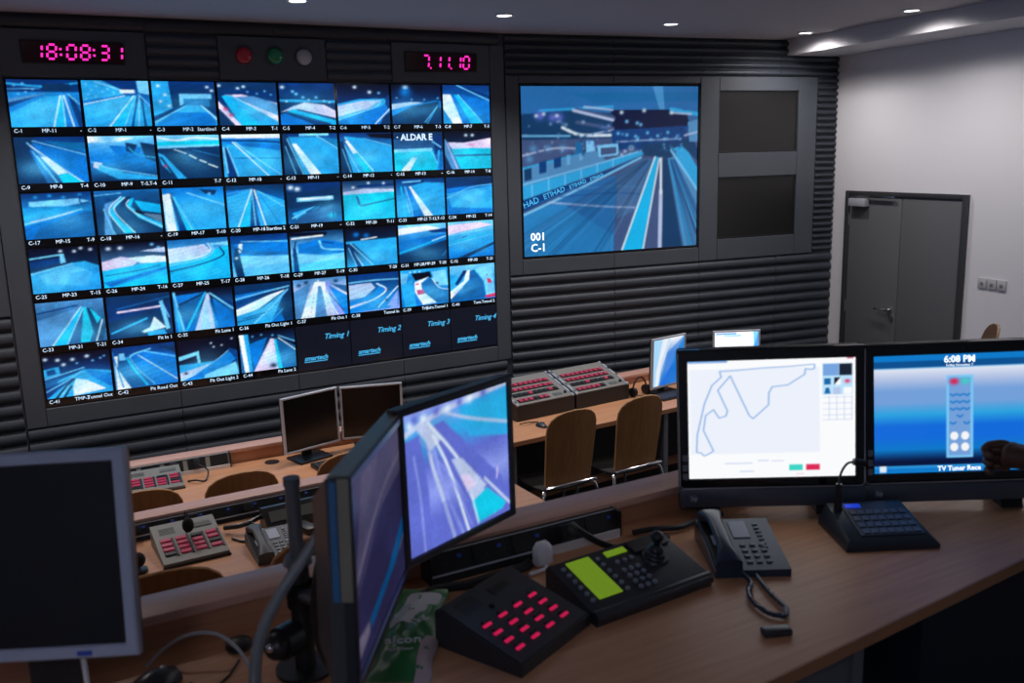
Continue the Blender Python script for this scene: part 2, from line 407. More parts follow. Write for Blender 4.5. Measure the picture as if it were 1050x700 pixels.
def downlight(x, y, lab):
    t = thing('ceiling_downlight', lab or 'round recessed ceiling downlight outside the picture', 'ceiling light', (x, y, CEIL), 'recessed ceiling downlights')
    MB().lathe([(.062, -.0005), (.062, -.006), (.05, -.009), (.047, -.0055), (.047, -.0005)], 28).build('trim_ring', WHITEP, t)
    MB().cyl((0, 0, -.005), (0, 0, -.0005), .0465, n=28).build('lens', mat('downlight_lens', (1, 1, 1), .5, emit=(1, .96, .95), es=6), t)
    l = bpy.data.objects.new('lamp', (LAMP_WALL if y > 3.5 else LAMP_AISLE) if x > 4.5 else (LAMP_MID if y < 4.5 else LAMP_DESK)); COL.objects.link(l); l.parent = t; l.location = (0, 0, -.03)
for s in SPOTS: downlight(*s)

for i, (L, lab) in enumerate(zip(FILL, ('added overhead fill light, unseen, over the aisle by the white wall', 'added blue fill light, unseen, on the ceiling behind the nearest desk'))):
    t = thing('fill_light', lab, 'ceiling light', (L.location.x, L.location.y, CEIL))  # housing around an unseen lamp added for fill
    bezel = MB()
    for lo, hi in (((-.17, -.62), (-.145, .62)), ((.145, -.62), (.17, .62)), ((-.145, -.62), (.145, -.60)), ((-.145, .60), (.145, .62))): bezel.box((lo[0], lo[1], -.012), (hi[0], hi[1], -.0005))
    bezel.build('frame', WHITEP, t)
    MB().box((-.145, -.60, -.028), (.145, .60, -.006)).build('diffuser', mat('downlight_lens'), t)
    loc = L.location.copy(); L.parent = t; L.location = (0, 0, -.036)
# ------------------------------------------------------------------ the camera wall: 44 pictures and four timing screens
# (caption left, centre, right, what it shows, picture)
FEEDS = [
 ('C-1', 'MP-11', '-', 'track straight with turquoise run-off band, stands behind', "G sbb;P n 0 0 100 0 100 26 0 26;L s 4 0 8 50 14 100 6;L l 1.5 0 20 45 18;D l 2 10 12 22 8 35 20 60 10 80 14 15 30 25 26;P d 48 8 88 8 90 22 50 22;P g 0 40 60 26 0 52;P n 0 48 45 33 0 58;P b 0 60 48 33 72 33 100 70 100 100 0 100;P s 0 70 52 34 72 34 60 100 0 100;P c 60 100 73 33 76 33 76 100;L w 2 59 100 73 33;L w 1 76 100 76 34;L w 2 88 100 78 33;P n 84 33 90 33 100 70 100 100 95 100;L l 2 84 30 100 52"),
 ('C-2', 'MP-1', '-', 'start straight beside a long dotted grandstand', "G nbs;P n 40 0 80 0 80 22 50 20;P s 0 0 30 0 62 22 60 30 0 44;D l 2 6 8 14 20 22 12 30 24 38 18 8 30 20 34 46 26 5 40;L l 3 20 2 60 22;P w 56 20 78 20 78 27 56 27;P l 82 0 100 0 100 30 84 26;P s 0 54 65 34 80 34 100 60 100 100 0 100;L w 2 0 52 62 33;P c 38 100 76 32 79 32 58 100;L w 2 36 100 76 33;L l 1.5 58 100 79 33;L n 3 70 100 82 34;L l 2 80 100 84 34;L n 3 90 100 88 36;L l 2 84 30 100 56"),
 ('C-3', 'MP-2', 'Startline1', 'start gantry over a pale track', "G ndn;P s 0 0 26 0 30 60 0 80;D w 3 10 10 20 30 12 45 25 55;D w 3 88 12 95 20;P l 42 28 94 28 94 38 48 38 48 55 42 55;P m 48 38 90 38 90 56 48 56;P s 0 90 50 54 78 54 100 80 100 100 0 100;P b 30 70 90 70 100 100 0 100;L l 2 0 92 50 56;L n 3 0 80 50 52;L w 1.5 76 54 100 86"),
 ('C-4', 'MP-3', 'T-1', 'wide pit straight under a row of floodlights', "G dns;D w 3 3 8 44 10 34 14;L n 8 30 20 100 30;D l 2 50 22 66 26 80 20 90 28;P p 10 30 40 28 100 48 100 90;P g 24 34 60 32 100 50 100 78;P c 6 32 16 30 68 100 36 100;P s 16 30 24 32 100 96 100 100 68 100;L l 2.5 24 32 100 92;P p 0 44 36 100 26 100 0 62;P d 0 60 26 100 0 100;D r 4 12 62 20 76"),
 ('C-5', 'MP-4', 'T-2', 'pale pink run-off under night lights', "G ndn;D w 4 6 10;D l 3 24 20 30 26 42 34 66 34;L s 6 0 42 100 44;D w 2 12 44 52 40 80 42 90 46;P p 20 58 44 46 80 52 100 66 100 84;P y 0 70 26 54 40 60;P c 22 62 100 90 100 100 92 100 10 70;P b 8 72 60 100 0 100 0 76;L d 2 10 68 90 98"),
 ('C-6', 'MP-5', 'T-2', 'pale bank beside a dark bend with three lights', "G kns;D w 4 34 8 62 20;D l 3 80 22;P s 0 50 40 38 90 36 100 50 100 100 0 100;P y 0 55 46 42 84 40 60 60 0 82;P n 94 30 100 28 100 100 90 60;L l 3 84 40 70 58 0 88;P b 0 92 74 58 92 50 100 66 100 100 0 100;L w 2 70 100 100 62;P d 88 80 100 70 100 100 80 100"),
 ('C-7', 'MP-6', 'T-3', 'dark track under one bright lamp', "G knd;D w 6 28 8;D b 12 28 20;D l 2 10 34 40 38 66 38 94 34;P y 0 50 40 44 66 46 30 60 0 66;P b 0 64 40 52 90 40 100 42 100 60 0 80;P d 0 80 40 56 96 42 100 100 0 100;L s 2 70 100 94 52;L l 1.5 66 96 92 56"),
 ('C-8', 'MP-7', 'T-3', 'two thick pale bands crossing blue track', "G nbs;L n 6 40 4 100 30;L l 2.5 30 0 100 40;P w 0 24 16 24 40 100 20 100 0 62;P b 16 24 24 24 58 100 40 100;P c 24 24 34 26 82 100 58 100;L l 2 32 24 84 100;P b 38 24 100 44 100 100 86 100"),
 ('C-9', 'MP-8', 'T-4', 'white kerb ending in a turquoise triangle', "G nbx;P d 0 0 30 0 20 30 0 40;P t3 40 8 100 14 100 34 60 20;L l 2 26 8 100 40;P b 24 12 100 42 100 100 70 100;P d 0 30 20 30 40 100 0 100;L l 2 18 12 34 36 56 70;P w 34 42 44 44 70 78 56 82;P p 42 50 50 52 56 62 48 60;P t 56 82 70 78 92 100 62 100;L w 1.5 22 18 60 64 92 100;L l 2 30 40 54 100;L l 2 24 30 40 70"),
 ('C-10', 'MP-9', 'T-5,T-6', 'bright glow over a curving low kerb', "G lbd;P w 0 0 70 4 50 12 0 14;D l 14 30 6;P b 30 20 80 26 70 60 50 60;P d 56 14 74 20 66 40 56 34;P d 78 14 100 20 100 60 84 50;L s 2 60 26 72 42 100 50;P p 6 56 18 60 14 74 4 68;P s 14 62 50 82 100 94 100 100 40 96 10 74;L l 2 2 56 30 72 100 92"),
 ('C-11', '', 'T-7', 'pale banner strip above a dashed line', "G dnn;P l 0 0 100 0 100 26 0 30;L w 3 0 4 30 12 60 6 100 10;P t 0 14 100 12 100 22 0 24;P d 0 30 100 28 100 100 0 100;L w 2 26 32 44 42;L w 2.5 50 46 60 54;L w 2.5 66 58 76 64;L w 2.5 80 68 94 76;P s 0 40 8 44 42 100 26 100 4 66;L d 4 4 50 26 100;D r 3 10 70;L s 1 56 34 98 50"),
 ('C-12', 'MP-10', '-', 'pale straight with one long diagonal white line', "G bss;P w 0 0 100 0 100 10 0 8;L n 4 0 14 60 16 100 20;P b 8 18 100 26 100 60 10 60;P s 8 22 100 40 100 100 10 100;L n 1.5 20 56 100 58;L w 2 18 18 76 100;L l 2.5 22 18 60 60 98 98;P n 4 30 10 30 22 100 6 100;L l 2.5 8 30 24 100;L l 3 2 30 6 90"),
 ('C-13', 'MP-11', '-', 'broad pale diagonal band on bright track', "G nss;P l 30 0 84 0 84 5 30 6;P t3 60 8 100 14 100 34;L l 2.5 62 6 100 38;P d 0 0 8 0 40 100 0 100;P s 10 8 60 8 100 40 100 100 36 100;P w 16 24 24 24 66 100 46 100;L l 2 8 12 34 100;L l 1.5 4 30 20 98"),
 ('C-14', 'MP-12', '-', 'white kerb turning turquoise beside railings', "G nss;D l 3 62 8 76 8 94 8;P k 50 2 100 2 100 16 60 12;L l 2 46 14 100 34;P s 8 8 46 14 100 36 100 100 60 100;P w 10 20 16 20 32 50 24 52;P t 26 52 34 50 62 100 44 100;L w 1.5 10 12 62 98;L l 2 8 30 34 100;P d 0 20 6 20 22 100 0 100;L l 1.5 4 40 18 100"),
 ('C-15', 'MP-13', '-', 'white advertising letters over a turquoise floor', "G gmb;P d 0 0 100 0 100 18 0 20;P x 0 18 100 16 100 44 0 46;P l 0 44 78 42 78 50 0 52;P t 0 52 80 50 90 100 0 100;P w 12 100 36 66 46 66 30 100;P n 80 10 100 10 100 50 84 60;L l 2 70 46 80 60 90 90;L s 4 92 50 88 100;L l 3 78 24 96 40"),
 ('C-16', 'MP-14', 'T-8', 'pink bank above a turquoise patch', "G kdg;D w 4 46 10 60 10;P p 4 28 40 30 100 18 100 48 60 44 16 46;P r3 40 34 70 32 60 40;P t 14 46 60 44 100 46 100 100 34 100;P x 20 62 100 62 100 66 20 66;P g 0 18 8 30 32 100 14 100 0 60;L p 1.5 4 30 26 100;P d 0 60 14 100 0 100"),
 ('C-17', 'MP-15', 'T-9', 'pinkish line sweeping above a deep blue surface', "G nss;D s 3 20 8 40 6 60 10 84 6;P l 10 18 80 14 100 22 60 30 10 28;P c3 0 30 60 30 90 34 0 54;L l 3 0 66 40 54 84 38;L p 2 10 62 40 54 70 44;P b 0 70 84 42 100 42 100 100 0 100;P m 20 76 90 44 100 46 100 100 10 100;L n 2 84 8 84 24 96 22"),
 ('C-18', 'MP-16', '-', 'track curling between two turquoise ribbons', "G mdd;L l 1.5 0 10 40 6;D n 3 20 20;P g 14 30 44 16 20 50 24 100 10 100;L l 1.5 12 40 20 80 26 100;P c 40 14 46 16 26 44 36 70 58 98 40 98 18 50;P d 46 16 56 14 48 34 62 60 100 90 100 100 60 100 30 52;L w 1.5 40 14 20 46 40 96;L w 1.5 46 16 28 44 56 98;P c 54 20 60 18 54 38 70 58 100 80 100 92 64 64 48 36;P c 60 24 100 36 100 56 70 48;P k 60 44 74 54 74 60 60 52;L w 1.5 52 22 48 36 70 64 100 88;P w4 70 54 100 60 100 80"),
 ('C-19', 'MP-17', 'T-10', 'thick pale band on the left of a plain blue track', "G bss;P w 0 14 12 12 18 100 2 100;P n 12 12 16 12 34 100 22 100;P c 16 20 20 20 42 100 34 100;L l 1.5 14 14 44 100;L b 1 22 24 52 98;L l 2.5 40 12 100 44;P d 60 4 90 8 84 20 70 16;D l 3 76 16"),
 ('C-20', 'MP-18', 'Startline 2', 'straight running to a high vanishing point between pale lines', "G dbs;P b 0 12 36 10 0 30;P s 0 26 44 8 20 100 0 100;P c 18 100 42 14 44 14 36 100;L w 2 16 100 44 10;P n 36 100 44 12 54 100;L l 2 46 98 44 14;L w 2.5 64 100 48 12;P s 50 12 100 40 100 100 70 100;L l 1.5 54 14 100 56;L b 1.5 56 20 90 100;L l 1 0 20 40 10"),
 ('C-21', 'MP-19', '-', 'white strip light inside a tunnel mouth', "G ndm;D w 6 8 10 20 14;P d 0 24 100 14 100 60 0 60;P l 18 36 86 34 86 44 18 46;L w 4 24 40 82 38;P s 8 74 46 60 60 60 14 90;P x 40 70 84 56 90 100 10 100 20 84;L l 3 8 86 40 66 52 60;L n 3 34 72 54 60;D t 7 82 84;L n 2 84 64 84 88"),
 ('C-22', 'MP-20', 'T-11', 'flat turquoise run-off with a dark hooked line', "G dyt;L n 7 30 14 100 12;D w 3 20 16 50 6 80 8;P y 0 28 40 20 100 24 100 34 0 40;P t 0 34 100 30 100 100 0 100;P c3 0 70 100 60 100 100 0 100;P x 24 38 28 38 34 62 100 48 100 51 34 66 28 60"),
 ('C-23', 'MP-21', 'T-12,T-13', 'white diagonal stripe beside a fence', "G nss;L l 3 14 8 50 6;P d 54 0 60 10 50 10;P s 26 20 60 10 100 14 100 100 74 100;P w 26 20 30 20 74 100 56 100;P b 16 20 26 20 56 100 30 100;L l 2 18 20 28 70 32 100;L c 3 10 20 16 98;L l 1.5 20 60 26 90"),
 ('C-24', 'MP-22', 'T-14', 'open pale track under a dark treeline', "G dns;P b 0 30 60 24 100 22 100 100 0 100;P s 0 44 100 26 100 90 10 80;P l3 10 50 60 30 90 40 60 70;L l 2 0 56 50 30 100 22;L d 1 12 10 12 26;L d 1 60 6 60 20"),
 ('C-25', 'MP-23', 'T-15', 'low wall and bright open tarmac under floodlights', "G kds;D w 3 46 8 66 10 76 4 90 8;L l 3 0 22 44 16;P n 0 28 44 22 50 34 0 44;P l 44 14 50 14 52 34 44 36;P s 0 54 60 36 80 34 100 46 100 100 0 100;P l5 10 60 60 40 90 60 80 90 20 80;L l 3 0 56 60 38;P b4 60 60 100 50 100 100 40 100"),
 ('C-26', 'MP-24', 'T-16', 'pink bend above two turquoise bands', "G kgs;D w 4 12 10 30 10;D l 3 80 6 90 14;P p 0 40 30 30 60 40 40 60 0 64;P w 40 34 80 32 100 36 100 50 60 48;L w 2 20 34 40 44 48 54;P y 60 20 100 14 100 26;P c 0 60 60 50 100 48 100 100 0 100;L n 2 4 72 60 64 90 56;P b 0 88 100 60 100 66 10 100;L n 1.5 10 94 60 74"),
 ('C-27', 'MP-25', 'T-17', 'pale oval bend ringed by a dark line', "G mlc;P y 0 20 60 14 70 30 50 46 0 54;P l 60 14 100 10 100 20;L w 1.5 0 52 50 44 70 30 66 12;P c 0 56 60 46 80 26 100 20 100 100 0 100;L d 3 0 74 50 62 90 44 86 24;L l 2 0 60 56 48 74 32 72 14"),
 ('C-28', 'MP-26', 'T-18', 'dark curved line over a bright pale half', "G nbl;P b 0 20 100 16 100 44 30 40;L l 2 18 14 100 20;P w 14 20 20 20 18 40 10 42;L x 3 12 30 30 44 100 50;P l 10 48 40 52 100 56 100 100 20 100;P s4 20 80 100 74 100 100 20 100;P d 6 30 12 30 20 100 6 100 2 60;D w 3 8 54"),
 ('C-29', 'MP-27', 'T-19', 'blue hollow above a bright turquoise half', "G dls;P k 0 0 70 4 68 12 0 10;L w 4 4 16 60 12;L n 3 10 24 4 60;P b 14 30 60 20 100 34 100 60 60 62 14 54;L l 4 54 26 62 46 100 52;L n 3 60 28 80 34;P l 10 56 60 66 100 66 100 100 14 100;P c4 10 80 100 76 100 100 14 100;P n 4 40 10 40 14 100 4 100"),
 ('C-30', '', 'T-20', 'parallel track edges running off under dark trees', "G kds;D b 6 20 16 40 20;L s 6 0 36 100 34;P s 10 34 100 30 100 100 60 100;L l 2.5 8 38 50 98;L w 1.5 6 44 30 98;P n 4 44 8 44 28 100 18 100;L l 2 4 50 18 98;L w 3 30 30 60 26"),
 ('C-31', 'MP-28,MP-29', 'T-20', 'pale sky band above dark lower track', "G lbd;P w 0 8 60 4 90 14 0 26;P n 60 18 100 14 100 26 70 24;P b 0 44 60 34 100 28 100 44 0 70;L c 4 0 74 40 60 100 36;L w 2 70 46 98 36;P d 0 80 100 46 100 100 0 100;L s 1 90 90 100 76"),
 ('C-32', 'MP-30', 'T-21', 'pink and cyan bands above one dark stripe', "G lsb;P p 0 8 70 4 100 14 0 34;L l 3 0 36 100 22;L c 4 0 60 60 44 100 34;L l 1.5 0 64 100 38;P d 18 100 100 62 100 70 40 100;P b 50 100 100 72 100 100;L d 2 30 44 40 40"),
 ('C-33', 'MP-31', 'T-21', 'two turquoise wedges splitting a dark track', "G gxx;D s 2 10 14 30 10 50 16 80 10;L n 3 0 24 60 12;P g 0 40 66 16 20 100 0 100;P c 20 100 66 16 70 16 40 100;L w 1.5 18 100 66 16;L w 1 40 100 69 20;P t 70 18 73 16 80 76 74 98 60 98;P d 74 20 82 20 100 80 86 100;P t 78 18 94 46 88 58;L w 2 84 98 96 50;L d 3 92 98 100 60"),
 ('C-34', '', 'Pit In 1', 'white tent under a long pink light beam', "G dnd;L m 3 16 30 100 10;L p 4 16 38 84 32;P d 0 60 60 40 80 40 100 90 0 100;L s 4 4 86 60 58;P w 72 56 90 84 54 92 50 88 64 80;P s 58 90 86 88 90 100 60 100;P l 82 20 88 18 96 86 90 90;L l 2 86 20 96 60"),
 ('C-35', '', 'Pit Lane 1', 'pit lane rising to a point between turquoise edges', "G kmb;P b 0 12 54 8 0 36;P s 0 4 4 4 14 100 4 100;L l 3 2 4 14 100;P m 6 40 52 12 20 96;L c 4 18 98 54 10;P y 32 100 56 12 60 12 66 100;P l5 40 100 56 20 58 100;L s 2 60 30 70 98;P n 60 10 100 40 100 50;L l 3 62 12 100 56;P b 66 24 98 66 98 100 74 100"),
 ('C-36', '', 'Pit Out Light 1', 'bright diagonal sweep with a dark right side', "G dnb;P b 0 24 80 14 0 40;L l 3 0 34 60 20 96 12;P w 0 60 60 30 90 20 40 62 0 80;P s 0 76 50 60 90 20 60 100 0 100;L n 2 0 92 40 82;L l 3 30 98 60 64 94 20;L n 2 10 84 50 74;P d 76 60 100 16 100 100 84 100;L s 2 60 98 82 70"),
 ('C-37', '', 'Pit Out 1', 'violet pit exit with dotted pink kerb lines', "G gpy;D d 4 10 14 24 8 80 10;P g 0 30 34 10 10 100 0 100;P w 10 100 40 8 60 10 60 100;P g 36 100 46 20 52 20 60 100;P V2 40 90 46 40 50 40 56 90;D r 1.5 36 50 34 60 32 74 30 86 54 50 56 62 58 74;P v 60 10 68 10 94 100 76 100;P b 66 20 100 50 100 100 94 100;L d 2 66 40 92 90;P x 70 16 100 24 100 44;L w 2 46 4 80 98"),
 ('C-38', '', 'Tunnel In', 'blue bend sweeping round a pale field', "G nmv;L l 3 0 20 50 18 100 20;P y 0 26 44 24 52 38 30 60 0 64;P b 0 70 46 56 60 34 50 24 66 30 76 44 50 70 0 88;L w 3 56 28 74 46 50 68 0 86;L p 3 30 74 0 84;P r3 70 40 80 46 76 52;P b 0 88 60 70 96 40 80 96 0 100;P v 74 90 98 50 94 96;L w 2.5 56 92 98 40;D k 3 74 74"),
 ('C-39', 'Trip-1', 'Turn.Tunnel 1', 'dark winding tunnel road with dotted pale kerb', "G sbb;P w4 0 6 16 10 10 40 0 36;D w 2 20 6 30 6 40 6;P k 22 10 62 8 66 24 30 30;P s 0 40 24 26 30 100 6 100;P w 28 34 60 22 42 38 44 60 74 96 44 98 28 60;P m 42 40 62 26 68 30 78 54 100 60 100 100 74 96 46 62;P l 66 10 96 6 100 50 80 50 70 36;P r 30 38 38 38 38 42 30 42;P r 32 56 46 56 50 68 34 70;D k 3 76 42;L w 2 66 28 80 54 100 62"),
 ('C-40', '', 'Turn.Tunnel 2', 'road narrowing between a pink and a dashed kerb', "G lsb;P s 0 20 30 40 10 60 0 60;P n 30 14 40 14 16 56 10 50;P w 38 14 44 14 42 40 0 92 0 70 30 44;P p 6 74 26 58 30 64 4 88;P m 44 18 54 14 74 50 78 98 4 98 0 92 42 44;P l 56 10 94 6 100 90 80 96 76 50;P r 82 42 90 44 94 56 84 56;P r 78 90 100 86 100 96 78 98;P k4 80 30 84 30 84 36"),
 ('C-41', 'TMP-3', 'Tunnel Out', 'night curve with many pole lights and striped kerb', "G kns;D w 3.5 4 8 22 12 30 24 44 14 66 10;D l 2 74 22 86 18 50 24 92 14;P s 0 32 22 28 24 48 0 52;P n 4 34 16 32 18 44 4 46;L l 2 0 54 60 36;P s 20 60 60 40 100 50 100 100 0 100;P w 46 60 62 66 90 92 40 100 40 80;P n 0 74 40 56 44 62 20 80 0 100;L l 2 0 84 30 64 56 44;L k 3 14 100 30 76 44 60;L k 3 26 100 38 76;L l 2 20 100 34 74;P b 60 40 100 56 100 90 70 60"),
 ('C-42', '', 'Pit Road Out', 'road bending away beside a white fence and railing', "G nmm;P w 2 20 8 20 6 50 24 100 2 100;L b 2 0 10 12 96;P l 10 14 18 14 20 30 10 30;P b 24 20 50 12 100 30 100 100 60 100;L l 3 26 26 34 18 60 10;L c 4 22 26 34 60 50 96;L l 1.5 26 26 40 60 62 96;L w 1.5 40 22 100 92;P d 70 4 100 10 100 26;L l 2 50 14 100 36"),
 ('C-43', '', 'Pit Out Light 2', 'white gantry post beside a bright diagonal wall', "G kks;D w 2 56 14 60 24 74 22 92 8;P l 0 40 34 30 36 70 32 72 30 40 0 50;P s 0 60 60 60 84 40 40 80 0 90;P y 0 80 60 62 86 36 30 86 0 100;L l 2 0 96 50 70 88 34;P n 86 30 100 40 100 70 80 66;P b 10 100 86 40 96 60 60 96;P l 40 92 96 68 100 100 40 100;D k 3 50 52 10 82"),
 ('C-44', '', 'Pit Lane 2', 'pit lane seen past a pale pillar and a dark cone', "G kmm;P w 0 4 14 4 20 100 6 100;P s 8 4 16 4 20 100 14 100;D l 2 24 10 40 8 60 12;P b 16 30 50 16 24 96;P p 22 100 56 20 62 22 66 100;P w4 40 60 58 24 62 80;P t 62 24 66 22 74 100 66 100;P m 66 22 100 60 100 100 76 100;L w 2 70 20 100 56;L l 2 70 14 100 34;D k 6 58 90;P k 80 26 100 36 100 46"),
]
GAIN_W = 1.0
ROWN = ['top row', 'second row from the top', 'third row from the top', 'fourth row from the top', 'second row from the bottom', 'bottom row']
CX, CZ, X0, Z0 = .393, .325, -3.242, 2.975
GRP = 'track camera monitors in the grid of the video wall'
plate = None
for i, (c1, c2, c3, desc, spec) in enumerate(FEEDS):
    row, col = i//8, i % 8
    M = ML @ Matrix.Translation((X0+CX*col, 0, Z0-CZ*(row+1)))
    t = thing('wall_monitor', 'camera wall monitor %s showing %s' % (c1, desc), 'monitor', M, GRP)
    MB().box((.0012, -.014, .0012), (CX-.0012, -.0005, CZ-.0012), .0015, seg=1).build('bezel', GLOSSB, t)
    picture('picture', t, .010, CX-.008, .050, CZ-.008, -.0155, raster(spec, 76, 56, i, noise=.17, gain=GAIN_W, glow=.24))
    cm = lambda s, x, al: text_mesh('caption', s, .031, TXT, t, Matrix.Translation((x, -.0145, .018)) @ UP, al)
    cm(c1, .018, 'LEFT'); cm(c3, CX-.014, 'RIGHT')
    if c2: cm(c2, CX*.52, 'CENTER')
    if c1 == 'C-15':
        text_mesh('banner_text', '\u00b7 ALDAR E', .062, TXT, t, Matrix.Translation((.03, -.0165, .262)) @ UP, bold=.0015)
DARKS = mat('timing_screen_face', (.01, .012, .02), .2, emit=hexc(9, 14, 28), es=.8)
for k in range(4):
    M = ML @ Matrix.Translation((X0+CX*(4+k), 0, Z0-CZ*6))
    t = thing('timing_screen', 'dark %s screen of the camera wall, reading Timing %d in pale blue' % (('leftmost timing', 'second timing', 'third timing', 'rightmost timing')[k], k+1), 'monitor', M, 'timing screens in the bottom row')
    MB().box((.0006, -.014, .0012), (CX-.0006, -.0005, CZ-.0012), .0015, seg=1).build('bezel', GLOSSB, t)
    MB().box((.003, -.0155, .008), (CX-.003, -.0142, CZ-.004)).build('dark_face', DARKS, t)
    text_mesh('timing_text', 'Timing %d' % (k+1), .052, TXTB, t, Matrix.Translation((.2, -.0165, .215)) @ UP, shear=.3, bold=.0008)
    o = text_mesh('logo_text', 'smartech', .045, TXTB, t, Matrix.Translation((.05, -.0165, .075)) @ UP, shear=.25, bold=.0012)
    MB().box((.05, -.017, .062), (.215, -.016, .068)).build('logo_bar', TXTB, t)

# ------------------------------------------------------------------ the big single-picture screen
def big_screen():
    M = MR @ Matrix.Translation((.140, 0, 1.677)); w, h = 1.577, 1.303
    t = thing('large_video_screen', 'large wall screen with one night view of a pit straight, marked 001 C-1', 'screen', M)
    f = MB()
    f.box((0, -.022, 0), (.012, -.0005, h), .001, seg=1); f.box((w-.012, -.022, 0), (w, -.0005, h), .001, seg=1)
    f.box((.012, -.022, 0), (w-.012, -.0005, .012), .001, seg=1); f.box((.012, -.022, h-.012), (w-.012, -.0005, h), .001, seg=1)
    f.box((.012, -.008, .012), (w-.012, -.0005, h-.012))
    f.build('bezel', GLOSSB, t)
    spec = BIGSPEC
    picture('picture', t, .014, w-.014, .014, h-.014, -.0095, raster(spec, 200, 165, 99, noise=.07, gain=.85))
    text_mesh('screen_text', '001', .085, TXTW, t, Matrix.Translation((.07, -.0105, .135)) @ UP, bold=.001)
    text_mesh('screen_text', 'C-1', .085, TXTW, t, Matrix.Translation((.07, -.0105, .05)) @ UP, bold=.001)
    for x, z, s, w_ in ((.02, .385, .065, 'HAD'), (.19, .445, .055, 'ETIHAD'), (.41, .515, .044, 'ETIHAD'), (.59, .573, .034, 'ETIHAD')):
        text_mesh('banner_text', w_, s, TXTB, t, Matrix.Translation((x, -.0103, z)) @ Matrix.Rotation(-.317, 4, 'Y') @ UP)
BIGSPEC = (
 "G qqXXXXXX;P q 0 0 100 0 100 13 0 19;P m 26 4 100 3 100 9 40 10;P l4 73 0 79 0 80 14 77 14;L s 1.2 10 14 50 12;P Z 49 14 93 14 95 24 49 27;L s 2.4 84 14 100 17;L y 1 84 16 96 17;D w 1.1 55 15.5 68 14.5 84 16;D l 1 64 22 66 23 58 21;"
 "P d 0 16 28 14 50 16 50 31 0 31;D V 2.6 10 17 17 18 20 18;D w .9 8 17 12 16 19 17;L X 3 30 14 50 19;L y 1.5 28 14 50 20;L y .9 34 12 50 14;L X 2 30 21 50 25;L l .9 0 28.5 26 29;L w 1.6 22 24 32 28.5 50 29;L y .8 34 29 50 26;"
 "P n 49 26 95 24 90 37 50 38;D l .9 53 28 58 29 63 30 70 28 76 30 82 28 88 30 72 32 80 32 64 32;L y .6 52 33 90 32;P d 66 35 88 34 84 44 68 42;"
 "P X 0 32 34 32 42 38 34 44 0 50;D g 2 6 36 14 36 22 36 4 42;L y .8 0 40 18 36 34 37;L s 2 0 48 20 43 40 39;P g 0 48 40 38 46 44 0 58;P n 9 44 13 43 13 50 9 51;P n 17 42 21 41 21 47 17 48;P d 1 48 5 47 5 54 1 55;P l5 24 40 26 40 26 46 24 46;P l5 31 38 33 38 33 43 31 44;P l 35 32 39 32 40 38 35 39;P m 29 33 33 32 33 39 29 40;P l 41 35 53 34 53 41 42 42;P X 43 36.5 52 36 52 40 43 41;D w 1.4 60.5 37;D d .7 60.5 37;D y 1 55 41 57 39 60 41;"
 "P s 0 58 40 47 66 39 68 41 40 52 0 66;L l .6 5 57 5 65;L l .6 14 54 14 62;L l .6 23 52 23 58;L l .6 32 49 32 55;L l .6 41 46 41 51;L l .6 50 43 50 48;L l .9 0 57 34 48 66 39;P n 0 66 30 56 50 49 66 42 66 44 44 54 20 64 0 73;L q .7 0 71 30 60 60 47;"
 "P X 0 74 66 43 75 43 56 100 0 100;P q 0 76 40 57 52 53 50 100 0 100;P s4 0 74 20 68 50 90 50 100 0 100;P m4 14 100 44 62 52 58 48 100;P g4 52 54 66 44 75 44 66 74 52 80;L l 1.3 0 75 30 61 66 43;L n .4 20 65 50 64 70 66;L g .4 24 61 50 60 71 62;L y .7 14 68 44 72 67 74;"
 "P X 74 43 79 43 96 100 54 100;P c 55 100 74.5 43 76.5 43 67 100;L w .9 55 100 74.5 43;L w .7 67.5 100 77 44;P X 68 100 78 44 80 100;L y 2 77.5 100 78 64;L w 1.1 78 66 78 44;P d 79 100 79 44 82 44 91 100;P g 82 44 92 42 100 56 100 100 92 100;L s 1 83 46 97 100;L X 1.4 84 46 100 92;L q 1 86 46 100 78;P s 85 38 92 36 100 50 100 66;L l 1.2 84 39 100 64;P d 88 34 96 30 100 38 100 46;P g 94 22 100 20 100 34 95 34;L y .8 92 30 100 28")
rng = random.Random(4)
for k in range(26):            # tyre streaks and tarmac seams running to the vanishing point
    BIGSPEC += ';M %s%d %.2f %g 100 %g 45' % (rng.choice('Xqdg'), rng.choice((3, 4, 5)), rng.uniform(.3, 1.1), -30+k*3.3+rng.uniform(-1, 1), 67+k*.28)
for k in range(14):            # rough bank on the right
    BIGSPEC += ';M %s%d %.2f %g 100 %g %g' % (rng.choice('ndsq'), rng.choice((5, 6, 7)), rng.uniform(.5, 1.3), 92+k*1.5, 83+k*.25, 45)
for k in range(70):            # crowd and paddock clutter
    BIGSPEC += ';D %s7 %.2f %.1f %.1f' % (rng.choice('nqygdV'), rng.uniform(.4, 1.0), rng.uniform(0, 50), rng.uniform(20, 40))
for k in range(40):
    BIGSPEC += ';D %s7 %.2f %.1f %.1f' % (rng.choice('nqlgk'), rng.uniform(.4, .8), rng.uniform(52, 94), rng.uniform(25, 40))
BIGSPEC += ';P c 55 100 74.5 43 76.5 43 67 100;M w .9 55 100 74.5 43;M w .7 67.5 100 77 44;M y 2 77.5 100 78 64;M w 1.1 78 66 78 44'
big_screen()

